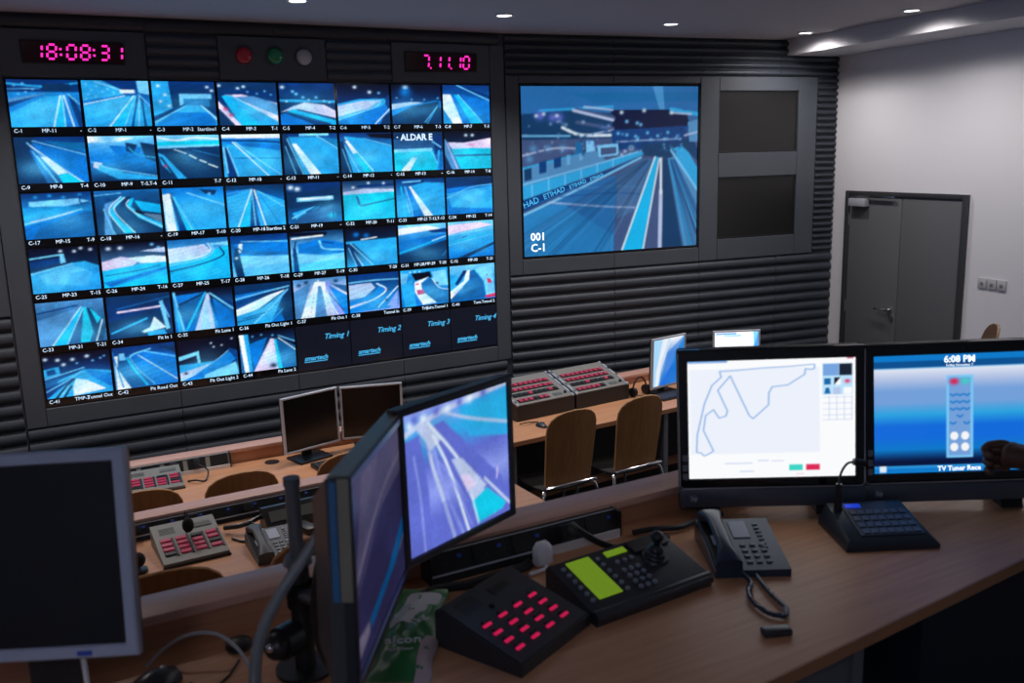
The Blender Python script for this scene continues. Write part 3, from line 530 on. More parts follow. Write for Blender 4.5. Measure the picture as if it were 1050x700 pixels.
# ------------------------------------------------------------------ two blank dark monitors to its right
for z0, z1, lab in ((2.434, 2.930, 'upper of the two blank dark monitors set in the grey wall panel'), (1.726, 2.235, 'lower of the two blank dark monitors set in the grey wall panel')):
    t = thing('blank_monitor', lab, 'monitor', MR @ Matrix.Translation((1.90, 0, z0)), 'blank monitors right of the big screen')
    h = z1-z0
    f = MB()
    for lo, hi in (((.003, .003), (.789, .012)), ((.003, h-.012), (.789, h-.003)), ((.003, .012), (.012, h-.012)), ((.780, .012), (.789, h-.012))):
        f.box((lo[0], -.012, lo[1]), (hi[0], -.0005, hi[1]), .001, seg=1)
    f.build('bezel', BLACK, t)
    MB().box((.012, -.006, .012), (.780, -.0005, h-.012)).build('screen', mat('unlit_lcd_face', (.010, .010, .010), .35), t)

# ------------------------------------------------------------------ red figure clocks
SEG = {'0': 'abcdef', '1': 'bc', '2': 'abged', '3': 'abgcd', '4': 'fgbc', '5': 'afgcd', '6': 'afgedc', '7': 'abc', '8': 'abcdefg', '9': 'abfgcd'}
def led(t, s, x, z, hgt, wd, adv):
    for ch in s:
        if ch == ':':
            for zz in (.3, .7): MB().box((x-.006, -.0075, z+hgt*zz-.006), (x+.006, -.006, z+hgt*zz+.006)).build('digit_colon', LED, t)
            x += adv*.42; continue
        if ch == '.':
            MB().box((x-.011, -.0075, z-.005), (x-.001, -.006, z+.006)).build('digit_point', LED, t); x += .022; continue
        w, h2, k = wd, hgt/2, .0115
        q = {'a': (0, hgt, w, hgt), 'd': (0, 0, w, 0), 'g': (0, h2, w, h2), 'f': (0, h2, 0, hgt), 'e': (0, 0, 0, h2), 'b': (w, h2, w, hgt), 'c': (w, 0, w, h2)}
        mb = MB(); sh = .10
        for sg in SEG[ch]:
            a, b, c, d = q[sg]
            if a == c: P = [(a-k/2, b+k*.7), (a+k/2, b+k*.7), (a+k/2, d-k*.7), (a-k/2, d-k*.7)]
            else: P = [(a+k*.6, b-k/2), (c-k*.6, b-k/2), (c-k*.6, b+k/2), (a+k*.6, b+k/2)]
            P = [(x+px+pz*sh, z+pz) for px, pz in P]
            mb.loft([[Vector((px, -.006, pz)) for px, pz in P], [Vector((px, -.0078, pz)) for px, pz in P]])
        mb.build('digit', LED, t); x += adv
def clock(s, x0, x1, z0, z1, xs, adv, lab, name):
    t = thing(name, lab, 'digital clock', ML @ Matrix.Translation((x0, -.0225, z0)))
    w, h = x1-x0, z1-z0
    MB().box((0, -.004, 0), (w, 0, h), .003).build('housing', BLACK, t)
    MB().box((.008, -.0055, .008), (w-.008, -.0035, h-.008), .001, seg=1).build('window', mat('red_tinted_window', (.03, .003, .008), .15), t)
    led(t, s, xs, h*.20, h*.60, .045, adv)
clock('18:08:31', -3.139, -2.58, 3.058, 3.19, .062, .074, 'wide digital clock with pink figures 18:08:31 at the left end of the wall', 'time_clock')
clock('7.11.10', -.768, -.20, 3.052, 3.193, .135, .068, 'digital date display with pink figures 7.11.10 above the camera wall', 'date_clock')

# ------------------------------------------------------------------ three signal lamps
for x, nm, c in ((-1.872, 'red', (.50, .008, .03)), (-1.671, 'green', (.008, .24, .09)), (-1.48, 'clear white', (.5, .51, .54))):
    t = thing('signal_lamp', 'round %s signal lamp on the panel above the camera screens' % nm, 'signal lamp', ML @ Matrix.Translation((x, -.0225, 3.131)), 'signal lamps above the camera wall')
    Q = Matrix.Rotation(PI/2, 4, 'X')
    MB(Q).lathe([(.066, 0), (.066, .006), (.056, .012), (.05, .010), (.05, 0)], 28).build('bezel_ring', DARKG, t)
    mb = MB(Q); mb.lathe([(.052, 0), (.052, .010), (.049, .022), (.040, .033), (.026, .041), (.010, .045), (.0, .0455)], 28)
    mb.build('lens_dome', mat('lamp_lens_'+nm.replace(' ', '_'), c, .18, coat=.6), t)
# ------------------------------------------------------------------ desks
def desk(label, M, x0, x1, depth, zt, zc, zf, capw, legs, name='control_desk'):
    """long built-in desk: worktop, upright panel behind it with a ledge on top, steel legs"""
    t = thing(name, label, 'desk', M @ Matrix.Translation((0, 0, zf)))
    z = lambda q: q-zf
    MB().box((x0, -depth, z(zt)-.03), (x1, -.001, z(zt)), .002, seg=1).build('worktop', BEECH, t)
    MB().box((x0, -depth-.004, z(zt)-.031), (x1, -depth, z(zt)-.0005), .0015, seg=1).build('edge_band', EDGE, t)
    MB().box((x0, 0, 0), (x1, capw-.015, z(zc)-.02), .001, seg=1).build('upstand_panel', BEECH2, t)
    MB().box((x0, -.012, z(zc)-.022), (x1, capw, z(zc)), .003).build('ledge', CAPM, t)
    MB().box((x0+.05, -.10, .12), (x1-.05, -.08, z(zt)-.06)).build('modesty_panel', mat('dark_modesty_panel', (.02, .022, .028), .5), t)
    for lx in legs:
        MB().box((lx-.02, -depth+.05, 0), (lx+.02, -depth+.09, z(zt)-.031), .003).build('leg', STEEL, t)
    return t
M1 = at(0, 5.397, 0, 6.3)
desk('front row left control desk under the camera wall, with an upright back ledge', M1, -2.45, 1.66, .67, .73, .82, 0, .10, (-2.3, -.7, .6, 1.7))
MR1 = at(1.977, 5.071, 0, 10.2)
desk('front row right control desk carrying two slanted red key panels', MR1 @ Matrix.Translation((-.12, .70, 0)), 0, 2.55, .70, .73, .80, 0, .11, (.17, 1.42, 2.4))
M2 = at(0, 3.632, 0, 8.5)
desk('middle row control desk with a pinkish wooden ledge, behind the left monitors', M2, -2.4, 1.35, .66, 1.08, 1.15, .35, .075, (-2.2, -.6, .55, 1.25))

def console():
    t = thing('operator_console', 'nearest long wooden control desk in the dim foreground, carrying phone and key box', 'desk', at(0, 1.988, .70, 7.3))
    P = [(-1.8, .760), (3.05, 1.752), (3.05, 2.378), (-1.8, 1.757)]
    MI = t.matrix_world.inverted()
    L = [(MI @ Vector((x, y, .70)))[:2] for x, y in P]
    MB().prism([L[0], L[1], (3.06, 0), (-1.8, 0)], .72, .75).build('worktop', BEECH, t)
    a, b = Vector((*L[0], 0)), Vector((*L[1], 0)); d = (b-a).normalized(); n = Vector((d.y, -d.x, 0))
    e = [a, b, b+n*.005, a+n*.005]
    MB().prism([(v.x, v.y) for v in e], .7205, .7495).build('edge_band', EDGE, t)
    MB().box((-1.8, 0.002, 0), (1.65, .085, .81), .001, seg=1).build('upstand_panel', BEECH2, t)
    MB().box((-1.8, -.012, .808), (1.65, .10, .83), .003).build('ledge', CAPM, t)
    def under(x0, x1, n0, n1, z0, z1):         # box along the near edge: x in world, n = set-back
        q = []
        for x, nn in ((x0, n0), (x1, n0), (x1, n1), (x0, n1)):
            s = (x-P[0][0])/(P[1][0]-P[0][0]); p = a+(b-a)*s - n*nn; q.append((p.x, p.y))
        return MB().prism(q, z0, z1)
    under(-1.6, 1.34, .03, .055, .62, .718).build('apron_beam', STEEL, t)
    under(1.34, 1.375, .022, .062, 0, .718).build('leg', STEEL, t)
    under(-.2, -.16, .022, .062, 0, .718).build('leg', STEEL, t)
    under(-1.6, 1.34, .33, .35, .0, .70).build('modesty_panel', mat('dark_modesty_panel'), t)
    c = under(1.56, 2.9, .03, .5, 0.02, .715).build('cabinet_body', mat('navy_black_cabinet', (.014, .018, .03), .4), t)
    under(1.57, 2.2, .012, .0295, .05, .705).build('cabinet_door', mat('navy_black_cabinet'), t)
    under(2.21, 2.89, .012, .0295, .05, .705).build('cabinet_door', mat('navy_black_cabinet'), t)
console()

# ------------------------------------------------------------------ chairs
def make_chair(label, M, h=.95, w=.36):
    t = thing('plywood_chair', label, 'chair', M, 'moulded plywood chairs with chrome tube legs')
    # local: sitter faces +y, backrest at y=0, seat forward
    zb = .47
    rows = []; N = 14; K = 14
    def bw(s):            # half width up the back: near constant, arched top
        if s < .72: return w/2*(.92+.08*s/.72)
        q = (s-.72)/.28; return w/2*max(0, 1-q**2.7)**.42
    outer, inner = [], []
    for i in range(N+1):
        s = i/N
        s = s if s < .5 else .5+.5*math.sin((s-.5)/.5*PI/2)
        z = zb+(h-zb)*s; hw = max(bw(s), .004)
        ro, ri = [], []
        for k in range(K+1):
            x = -hw+2*hw*k/K; c = .030*(1-(x/(w/2))**2)
            y = -.01-.075*s-c*.8+.03
            ro.append(Vector((x, y-.0055, z))); ri.append(Vector((x, y+.0055, z)))
        outer.append(ro); inner.append(ri)
    mb = MB()
    rings = [list(o)+list(reversed(q)) for o, q in zip(outer, inner)]
    mb.loft(rings); back = mb.build('backrest', SEATW, t, ang=50)
    mb = MB()
    edge = [(o[0]+q[0])/2 for o, q in zip(outer, inner)] + [(o[-1]+q[-1])/2 for o, q in list(zip(outer, inner))[::-1]]
    mb.tube(edge, .0064, n=6, sub=1); mb.build('backrest_edge', SEATE, t)
    # seat
    rings = []
    for i in range(13):
        s = i/12; y = -.005+.40*s; hw = w/2*(1.0+.06*math.sin(PI*s)) * (1 if s < .85 else math.sqrt(max(.05, 1-((s-.85)/.17)**2)))
        z = .455-.012*math.sin(PI*s)-(.03*((s-.8)/.2)**2 if s > .8 else 0)
        top = [Vector((-hw+2*hw*k/10, y, z-.010*(1-(2*k/10-1)**2))) for k in range(11)]
        rings.append(top+[v-Vector((0, 0, .011)) for v in reversed(top)])
    mb = MB(); mb.loft(rings); mb.build('seat', mat('shaded_seat', (.02, .018, .02), .7), t, ang=50)  # shade on the seat put into its dark colour
    a = w/2+.006
    for sg in (-1, 1):
        MB().tube([(sg*(a-.02), .02, .44), (sg*(a+.012), -.02, .40), (sg*(a+.035), -.085, .011)], .011, n=10, sub=5).build('leg', CHROME, t)
        MB().tube([(sg*(a-.02), .33, .43), (sg*(a+.008), .35, .39), (sg*(a+.028), .40, .011)], .011, n=10, sub=5).build('leg', CHROME, t)
        MB().cyl((sg*(a+.035), -.085, 0), (sg*(a+.035), -.085, .014), .014).cyl((sg*(a+.028), .40, 0), (sg*(a+.028), .40, .014), .014).build('foot_cap', BLACK, t)
    MB().tube([(-(a-.005), -.012, .455), (-(a-.03), -.03, .470), (a-.03, -.03, .470), (a-.005, -.012, .455)], .010, n=10, sub=3).build('back_rail', CHROME, t)
    MB().tube([(-(a-.02), .02, .435), (-(a-.02), .33, .425)], .010, sub=1).tube([((a-.02), .02, .435), ((a-.02), .33, .425)], .010, sub=1).build('seat_rail', CHROME, t)
    return t
def chair_at(x, y, z, deg, lab):
    return clone(CH, M=at(x, y, z, deg), label=lab)
CH = make_chair('plywood chair at the front right desk, left of the two seen full back', at(2.30, 4.93, 0, 9))
chair_at(2.825, 5.02, 0, 10, 'plywood chair at the front right desk, right of the two, before the blue screen')
chair_at(-.13, 4.60, 0, 4, 'brown chair back at the front left desk, partly behind the silver foreground monitor')
chair_at(.335, 4.66, 0, 6, 'brown chair back at the front left desk, in front of the paired dark monitors')
chair_at(.90, 4.74, 0, 8, 'brown chair back at the front left desk, mostly hidden by the foreground screens')
chair_at(-.05, 2.80, .35, 5, 'brown chair back at the middle desk, in front of the grey intercom panel')
chair_at(.43, 2.88, .35, 12, 'brown chair back at the middle desk, behind the upright black pole')
R = clone(CH, M=at(3.50, 3.06, .70, 48), label='chair back corner just visible above the right touch screen, before white wall')

# ------------------------------------------------------------------ monitors
def panel_frame(c, yaw, tilt, roll, zd, dx=0, dy=0):
    """root at the stand base on the surface zd; returns root matrix and panel matrix in root space (origin = picture centre)"""
    Mr = at(c[0]+dx, c[1]+dy, zd, yaw)
    Mp = Matrix.Translation(c) @ Matrix.Rotation(math.radians(yaw), 4, 'Z') @ Matrix.Rotation(math.radians(-tilt), 4, 'X') @ Matrix.Rotation(math.radians(-roll), 4, 'Y')
    return Mr, Mr.inverted() @ Mp
def bezel_ring(mb, w, h, b, bt=None, bb=None, y0=-.006, y1=.012, M=None, bev=.003):
    bt = b if bt is None else bt; bb = b if bb is None else bb
    o = [(-w/2-b, -h/2-bb), (w/2+b, -h/2-bb), (w/2+b, h/2+bt), (-w/2-b, h/2+bt)]
    i = [(-w/2, -h/2), (w/2, -h/2), (w/2, h/2), (-w/2, h/2)]
    ins = lambda P, d: [(x-(d if x > 0 else -d), z-(d if z > 0 else -d)) for x, z in P]
    mb.loft([[Vector((x, y1, z)) for x, z in o], [Vector((x, y0+bev, z)) for x, z in o], [Vector((x, y0, z)) for x, z in ins(o, bev)],
             [Vector((x, y0, z)) for x, z in ins(i, -bev*.7)], [Vector((x, y0+bev+.001, z)) for x, z in i], [Vector((x, y1, z)) for x, z in i]], cap=False, M=M)
    return mb
def monitor(label, c, yaw, tilt, roll, w, h, zd, bezel_m, back_m, b=.016, bb=None, screen=None, img=None, group=None, stand='plain', name='computer_monitor', thick=.045, base=(.22, .17), neck_w=.06, dy=.055, hump=.6):
    Mr, Mp = panel_frame(Vector(c), yaw, tilt, roll, zd)
    t = thing(name, label, 'monitor', Mr, group)
    bb = b if bb is None else bb
    mb = MB(Mp); bezel_ring(mb, w, h, b, None, bb); mb.build('bezel', bezel_m, t, ang=25)
    rb = MB(Mp)
    W2, H2 = w/2+b-.001, h/2+b-.001
    def rect(y, f, fz=None): fz = f if fz is None else fz; return [Vector((x*f, y, z*fz)) for x, z in ((-W2, -H2), (W2, -H2), (W2, H2), (-W2, H2))]
    rb.loft([rect(.0122, 1), rect(.0122+thick*.35, .985), rect(.0122+thick*.75, .8), rect(.0122+thick, hump)])
    rb.build('back_shell', back_m, t, ang=25)
    if img is not None:
        picture('screen', t, -w/2, w/2, -h/2, h/2, .0005, img, Mp)
    else:
        MB(Mp).box((-w/2, .0005, -h/2), (w/2, .010, h/2)).build('screen', screen or GLOSSB, t)
    zc = (Mp @ Vector((0, 0, 0))).z
    if stand:
        yb = dy+thick*.5
        MB().box((-neck_w/2, yb, .012), (neck_w/2, yb+.028, zc+.02), .006).build('stand_neck', back_m if stand == 'plain' else STEEL, t)
        q = MB(); q.box((-base[0]/2, yb-base[1]*.62, 0), (base[0]/2, yb+base[1]*.38, .014), .006); q.build('stand_base', back_m, t)
    return t, Mp
# foreground silver monitor, front left
SILVB = mat('silver_blue_bezel', (.50, .56, .74), .42, .05)
tA, Mp = monitor('large silver-framed monitor with black screen in the left foreground', (-.239, 1.612, 1.846), -22.3, 8.9, 2.1, .33, .301, 1.45, SILVB, BLACKS, .020, .021, screen=mat('unlit_screen', (.004, .004, .008), .12), stand='plain', base=(.2, .17), neck_w=.09, dy=.03)
MB(Mp).box((.085, -.0075, -.166), (.11, -.006, -.158), .001).build('power_button', mat('blue_power_mark', (.05, .12, .6), .4), tA)
MB(tA.matrix_world.inverted()).tube([(-.165, 1.60, 1.70), (-.16, 1.56, 1.60), (-.175, 1.54, 1.50), (-.2, 1.50, 1.456)], .0045, sub=5).build('signal_cable', WHITEP, tA)
# front row pair of dark monitors
monitor('left of two silver-framed dark monitors on the front left desk', (.810, 5.299, .969), 21.6, .8, .2, .347, .310, .73, SILVER, BLACK, .013, screen=mat('unlit_front_screen', (.008, .006, .006), .2), group='paired dark monitors on the front desk', dy=.04, thick=.05)
monitor('right of two silver-framed dark monitors on the front left desk', (1.188, 5.359, .964), -6.5, 1.1, -.5, .350, .301, .73, SILVER, BLACK, .013, screen=mat('unlit_front_screen'), group='paired dark monitors on the front desk', dy=.04, thick=.05)
monitor('silver-framed monitor with blue picture at the end of the front right desk', (3.447, 5.65, .973), 16.8, -1.5, -.2, .327, .34, .73, SILVER, BLACK, .013, bb=.018,
        img=raster("G Waab;P f 0 0 56 0 30 60 18 100 0 100;P l6 0 0 30 0 10 70 8 100 0 100;P B5 46 30 100 0 100 100 24 100;P B 24 100 60 60 100 40 100 100;P b6 100 0 70 40 44 100 100 100;L l 2 52 0 30 50 20 100", 44, 44, 3, .02, gain=.95), dy=.04)
monitor('silver-framed monitor with white page seen above the left touch screen', (4.21, 5.90, .925), -18, 2, 0, .345, .29, .73, SILVER, BLACK, .014, bb=.018,
        img=raster("G WWf;P a 2 2 50 2 50 7 2 7;P G4 20 8 60 7 60 12 20 12;L b .8 22 10.5 44 10.5;L B 1.2 40 10.5 60 10;L a .6 30 36 60 35;P l 88 0 100 0 100 100 84 100 90 50;P B5 95 20 100 0 100 60 84 60;L a .5 20 60 60 60", 70, 60, 4, .0, gain=1.25), dy=.04)

# twin screens on the pole
FEEDC = ("G vsVvVV;P s 50 6 100 2 100 40 60 30;P t2 54 10 100 8 100 30 64 24;L y 4 0 14 20 8 46 4 100 0;D w 3 6 8 18 6 40 5 62 3;D V 3 10 5 30 4 52 3 76 2;L y 2 40 8 64 18 100 30;P V 0 18 14 16 20 60 20 100 0 100;P V 20 14 36 12 92 70 100 100 70 100;P y 10 10 22 8 34 24 24 30;L w 2 22 10 46 40 84 96;L w 2 26 20 40 50 56 100;L y 3 20 14 24 40 32 66 42 100;L v 3 26 30 34 60 50 100;L v 1.5 8 30 12 60 14 100;P y 42 42 52 44 76 72 60 78;P p 50 56 58 58 66 68 56 70;P y 56 70 66 68 76 76 62 80;P t 60 80 76 74 96 92 92 96 66 98;L w 1.2 60 74 66 98;L w 1.4 74 66 100 94;L v 1 14 20 40 54 60 98;L p 1.2 88 62 87 70;P V4 30 70 40 70 50 100 34 100")
tC, Mp = monitor('black-framed monitor in the foreground showing a bright violet track view', (.579, 1.786, 1.821), 29.3, 0, .5, .322, .301, 1.45, BLACKS, DARKG, .0165, img=raster(FEEDC, 110, 100, 5, .12, gain=.95), stand=None, thick=.05, group='twin monitors on the pole')
FEEDD = FEEDC.replace('G vsVVVV', 'G ggxxxd')
imD = raster("G eeoooooo;P E5 20 0 100 0 100 30 30 36 0 60;P e5 50 0 100 0 60 30 0 66;P o 60 50 100 36 100 70 60 84;L E 3 0 56 50 28 100 18;P b 24 84 60 78 96 62 96 74 60 88 26 92;P E 2 82 22 84 22 92 0 90;L E 1.5 0 92 60 90 100 74;P o 0 94 100 78 100 100 0 100", 90, 80, 6, .16, gain=.26)
tD, MpD = monitor('black-framed monitor seen from its side, dim picture, beside the bright violet one', (.337, 1.496, 1.828), 66.4, 0, -5.3, .49, .301, 1.45, BLACKS, DARKG, .0165, img=imD, stand=None, thick=.06, group='twin monitors on the pole', hump=.7)
OLV = mat('olive_reflection', (.26, .24, .19), .4)  # tan reflection on the casing side and top, laid on as coloured strips
MB(MpD).box((-.2645, -.003, -.02), (-.2617, .015, .165), .001, seg=1).build('side_reflection', OLV, tD)
MB(MpD).box((-.2640, .0165, -.02), (-.2560, .027, .160), .001, seg=1).build('side_reflection', mat('blue_reflection', (.04, .17, .38), .4), tD)  # blue reflection on the casing, put in as a coloured strip
MB(MpD).box((-.2615, -.002, .1672), (.2615, .030, .1695), .001, seg=1).build('top_reflection', OLV, tD)
# the pole with arms
def pole():
    x, y = .222, 1.755
    t = thing('monitor_pole', 'upright black steel pole with clamp knob holding the twin monitors', 'stand', (x, y, 1.45))
    MB().cyl((0, 0, .004), (0, 0, .012), .06, n=32).build('base_plate', BLACK, t)
    MB().cyl((0, 0, .012), (0, 0, .247), .021, n=24).build('lower_tube', BLACK, t)
    MB().cyl((0, 0, .247), (0, 0, .408), .0145, n=24).cyl((0, 0, .398), (0, 0, .414), .0165, n=24).build('pole', STEEL, t)
    MB().cyl((0, 0, .236), (0, 0, .252), .030, .024, n=28).build('collar', STEEL, t)
    I = t.matrix_world.inverted()
    k = MB(); k.cyl((-.05, -.03, .085), (-.018, -.008, .085), .034, n=24); k.sph((-.055, -.034, .085), .028); k.build('clamp_knob', BLACK, t)
    kc = MB(); kc.sph((-.072, -.055, .095), .009, n=12); kc.build('knob_cap', CHROME, t)
    bC = I @ (tC.matrix_world @ Vector((0, .058, .27))); bD = I @ (tD.matrix_world @ Vector((0, .068, .27)))
    for bb in (bC, bD):
        mid = (Vector((0, 0, .17))+bb)/2+Vector((0, .0, 0))
        a = MB(); a.tube([Vector((0, 0, .17)), mid+Vector((0, 0, -.02)), bb], .014, n=12, sub=4); a.build('monitor_arm', DARKG, t)
        MB().cyl((0, 0, .145), (0, 0, .195), .027, n=24).build('arm_collar', BLACK, t)
pole()
# ------------------------------------------------------------------ two slanted red key panels on the front right desk
def key_panel(M, label, dark):
    w, D, hf, hb = .482, .34, .10, .205
    t = thing('slanted_key_panel', label, 'control panel', M, 'slanted key panels on the front right desk')
    MB().loft([[Vector((x, 0, 0)), Vector((x, D, 0)), Vector((x, D, hb)), Vector((x, 0, hf))] for x in (.004, w-.004)]).build('wedge_housing', BLACK, t)
    ang = math.atan2(hb-hf, D); L = math.hypot(D, hb-hf)
    F = Matrix.Translation((0, 0, hf)) @ Matrix.Rotation(ang, 4, 'X')          # face plane: local x, y up the slope, z out
    MB(F).box((.022, .004, .001), (w-.022, L-.006, .010), .002, seg=1).build('face_plate', GREYP, t)
    for x in (.005, w-.020):
        mb = MB(F); mb.box((x, .002, .001), (x+.015, L-.004, .014), .002, seg=1)
        mb.build('side_rail', SILVER, t)
        for yy in (.04, .14, .24, .32): MB(F).box((x+.003, yy-.012, .0141), (x+.012, yy+.012, .0165)).build('rail_slot', BLKK, t)
    rows = [(L*.70, 9, 'r'), (L*.52, 9, 'r'), (L*.34, 9, 'k'), (L*.14, 6, 'm')]
    for yy, n, kind in rows:
        MB(F).box((.040, yy-.0225, .0101), (.062+(n-1)*.042+.020, yy+.0215, .0125)).build('key_strip', BLKK, t)
        for i in range(n):
            x = .062+i*.042
            on = kind == 'r' or (kind == 'm' and i not in dark)
            if kind == 'k' and (i+len(dark)) % 4 == 0: on = True
            MB(F).box((x-.015, yy-.016, .0125), (x+.015, yy+.016, .020), .003, seg=1).build('key', REDD if on else BLKK, t)
            MB(F).box((x-.011, yy+.0218, .0101), (x+.011, yy+.0265, .0108)).build('key_label', WHITEP, t) if i % 2 == 0 else None
    MB(F).box((.33, L*.14-.016, .0105), (.40, L*.14+.014, .013)).build('display_strip', mat('small_grey_display', (.12, .13, .12), .3), t)
    MB(F).cyl((.43, L*.14, .010), (.43, L*.14, .024), .010, n=16).build('volume_knob', BLKK, t)
PM = at(2.180, 5.468, .73, 11.7)
key_panel(PM, 'left slanted panel of red keys on the front right desk', (3,))
key_panel(PM @ Matrix.Translation((.492, 0, 0)), 'right slanted panel of red keys on the front right desk', (5,))

# ------------------------------------------------------------------ grey intercom panels
def intercom(M, label, w, d, hb, mic=True, keym=REDD, body=GREYP, name='intercom_panel'):
    t = thing(name, label, 'intercom', M, 'grey desk intercom panels')
    hf = .018
    MB().loft([[Vector((x, 0, 0)), Vector((x, d, 0)), Vector((x, d, hb)), Vector((x, 0, hf))] for x in (0, w)]).build('housing', body, t)
    MB().box((-.004, -.006, -.0), (w+.004, 0.0, .009), .002, seg=1).build('front_lip', BLACK, t)
    ang = math.atan2(hb-hf, d); L = math.hypot(d, hb-hf)
    F = Matrix.Translation((0, 0, hf)) @ Matrix.Rotation(ang, 4, 'X')
    bw = w*.165
    for g in range(4):
        xc = w*(.15+g*.235)
        MB(F).box((xc+bw*.52, L*.14, .0005), (xc+bw*.52+w*.035, L*.60, .004), .001, seg=1).build('key_column', BLKK, t)
        for r in range(4):
            for k in (0,):
                yy = L*(.17+r*.115)
                MB(F).box((xc-bw*.5, yy, .0005), (xc+bw*.5, yy+L*.075, .006), .0015, seg=1).build('key', keym if (g*3+r*5) % 7 else BLKK, t)
    MB(F).box((w*.62, L*.74, .0005), (w*.92, L*.86, .003), .001, seg=1).build('display_strip', mat('small_grey_display'), t)
    for k in range(5): MB(F).box((w*.10, L*(.72+k*.035), .0003), (w*.34, L*(.732+k*.035), .0012)).build('speaker_slot', DARKG, t)
    if mic:
        c = F @ Vector((w*.5, L*.66, .0)); e = c+Vector((.0, -.045, .045))
        MB().tube([c, c+Vector((0, .02, .05)), c+Vector((.005, -.01, .085)), e], .0035, sub=6).build('gooseneck', BLACK, t)
        MB().sph(e, .021, (1, 1, 1.35)).build('foam_windshield', mat('black_foam', (.01, .01, .01), .95), t)
    return t
intercom(at(-.205, 5.10, .73, 5), 'grey intercom panel on the front left desk, behind the middle row', .285, .21, .075, mic=False)
intercom(at(-.045, 3.25, 1.08, 9), 'grey intercom panel with black foam microphone on the middle desk', .228, .25, .072)
def foam_mic(M, label, h=.07):
    t = thing('desk_microphone', label, 'microphone', M)
    MB().cyl((0, 0, 0), (0, 0, .012), .028, n=20).build('base', BLACK, t)
    MB().tube([(0, 0, .012), (0, .004, h*.5), (0, -.004, h)], .004, sub=4).build('stem', BLACK, t)
    MB().sph((0, -.004, h+.012), .024, (1, 1, 1.1)).build('foam_windshield', mat('black_foam'), t)
foam_mic(at(-.235, 5.06, .73), 'small black foam microphone left of the front intercom panel', .05)

# ------------------------------------------------------------------ power trunking along the desks
def trunking(M, label, w, n, body, h=.062, plugs=(), lower=None, blue=True):
    t = thing('power_trunking', label, 'socket strip', M)
    MB().loft([[Vector((x, 0, 0)), Vector((x, .055, 0)), Vector((x, .055, h)), Vector((x, .032, h)), Vector((x, .006, .018))] for x in (0, w)]).build('trunking_body', body, t)
    F = Matrix.Translation((0, .006, .018)) @ Matrix.Rotation(math.atan2(h-.018, .026), 4, 'X')
    L = math.hypot(h-.018, .026)
    MB(F).box((.004, -.001, .0005), (w-.004, .0035, .0035)).build('silver_rail', SILVER, t); MB(F).box((.004, L-.003, .0005), (w-.004, L, .0035)).build('silver_rail', SILVER, t)
    if lower: MB().box((w*lower, -.002, 0), (w-.004, .004, .022)).build('white_cover', WHITEP, t)
    p = w/n
    for i in range(n):
        x = p*(i+.5)
        s = MB(F).box((x-p*.40, .006, .0005), (x+p*.40, L-.006, .003), .001, seg=1).build('socket', BLKK, t)
        if blue: MB(F).box((x+p*.2, L*.58, .003), (x+p*.2+.012, L*.58+.009, .006), .001, seg=1).build('switch', BLUEK, s)
        for dx, dy in ((-.008, .014), (.008, .014), (0, .026)): MB(F).box((x-.01+dx-.0015, dy-.003, .003), (x-.01+dx+.0015, dy+.003, .0034)).build('pin_hole', WHITEP if body is BLACK and not blue else BLACKS, s)
        if i in plugs: MB(F).box((x-.022, .008, .003), (x+.014, L-.010, .032), .005).build('plug', BLACK, t)
    for x in (0, w): MB().box((x-.004, .0, 0), (x+.004, .056, h+.002), .002, seg=1).build('end_cap', BLACK, t)
    return t
trunking(at(.565, 2.003, 1.45, 7.3), 'black socket strip along the back of the nearest desk, right of the violet screen', .56, 5, BLACK, .07, plugs=(3,), lower=.6)
trunking(M2 @ Matrix.Translation((-.30, -.060, 1.08)), 'black socket strip with plugs at the back of the middle desk', .95, 9, BLACK, .058, plugs=(1, 3, 5))
trunking(M1 @ Matrix.Translation((-.28, -.060, .73)), 'grey socket strip at the back of the front left desk', .62, 5, GREYP, .085, plugs=(2, 3), lower=.55, blue=False)
def plug():
    t = thing('mains_plug', 'white three-pin plug with lead in the socket strip below the violet screen', 'plug', at(.858, 1.995, 1.478, 7))
    mb = MB(); mb.loft([[Vector((sx*a, y, sz*a*1.25+.004)) for sx, sz in ((-1, -.8), (-.55, -1), (.55, -1), (1, -.8), (1, .5), (.5, 1), (-.5, 1), (-1, .5))] for a, y in ((.021, .02), (.025, .012), (.025, -.004), (.019, -.014), (.012, -.017))])
    mb.build('plug_body', mat('white_plug_plastic', (.85, .88, .95), .35), t, ang=50)
    MB().tube([(0, -.006, -.018), (-.005, -.02, -.024), (-.03, -.03, -.022), (-.06, -.034, -.022)], .0045, sub=5).build('lead', mat('white_plug_plastic'), t)
plug()
def cable(name, label, pts, r, m, cat='cable'):
    o = MB().tube(pts, r, n=8, sub=8).build(name, m); tag(o, label, cat); return o
Z = 1.45
cable('cable_bundle', 'black cable bundle lying under the violet foreground screen', [(.50, 1.93, Z+.012), (.56, 1.95, Z+.018), (.64, 1.955, Z+.013), (.72, 1.965, Z+.016), (.80, 1.985, Z+.013), (.82, 1.99, Z+.02)], .012, BLACK)
cable('power_cable', 'thick black cable from the socket strip down towards the joystick console', [(.955, 2.03, 1.53), (.96, 1.99, 1.525), (1.0, 1.955, 1.50), (1.06, 1.93, Z+.03), (1.13, 1.955, Z+.011), (1.22, 2.0, Z+.010)], .009, BLACK)
cable('power_cable', 'black cable running from the left touch screen to the socket strip', [(1.44, 2.07, Z+.010), (1.36, 2.06, Z+.012), (1.28, 2.035, Z+.012), (1.20, 2.055, Z+.013), (1.15, 2.06, Z+.011)], .008, BLACK)
cable('signal_cable', 'pale grey cable arching behind the silver foreground monitor', [(-.08, 1.90, Z+.004), (-.05, 1.90, Z+.03), (.0, 1.90, Z+.055), (.06, 1.88, Z+.055), (.10, 1.84, Z+.03), (.118, 1.79, Z+.004)], .0038, mat('pale_grey_cable', (.4, .41, .45), .5))
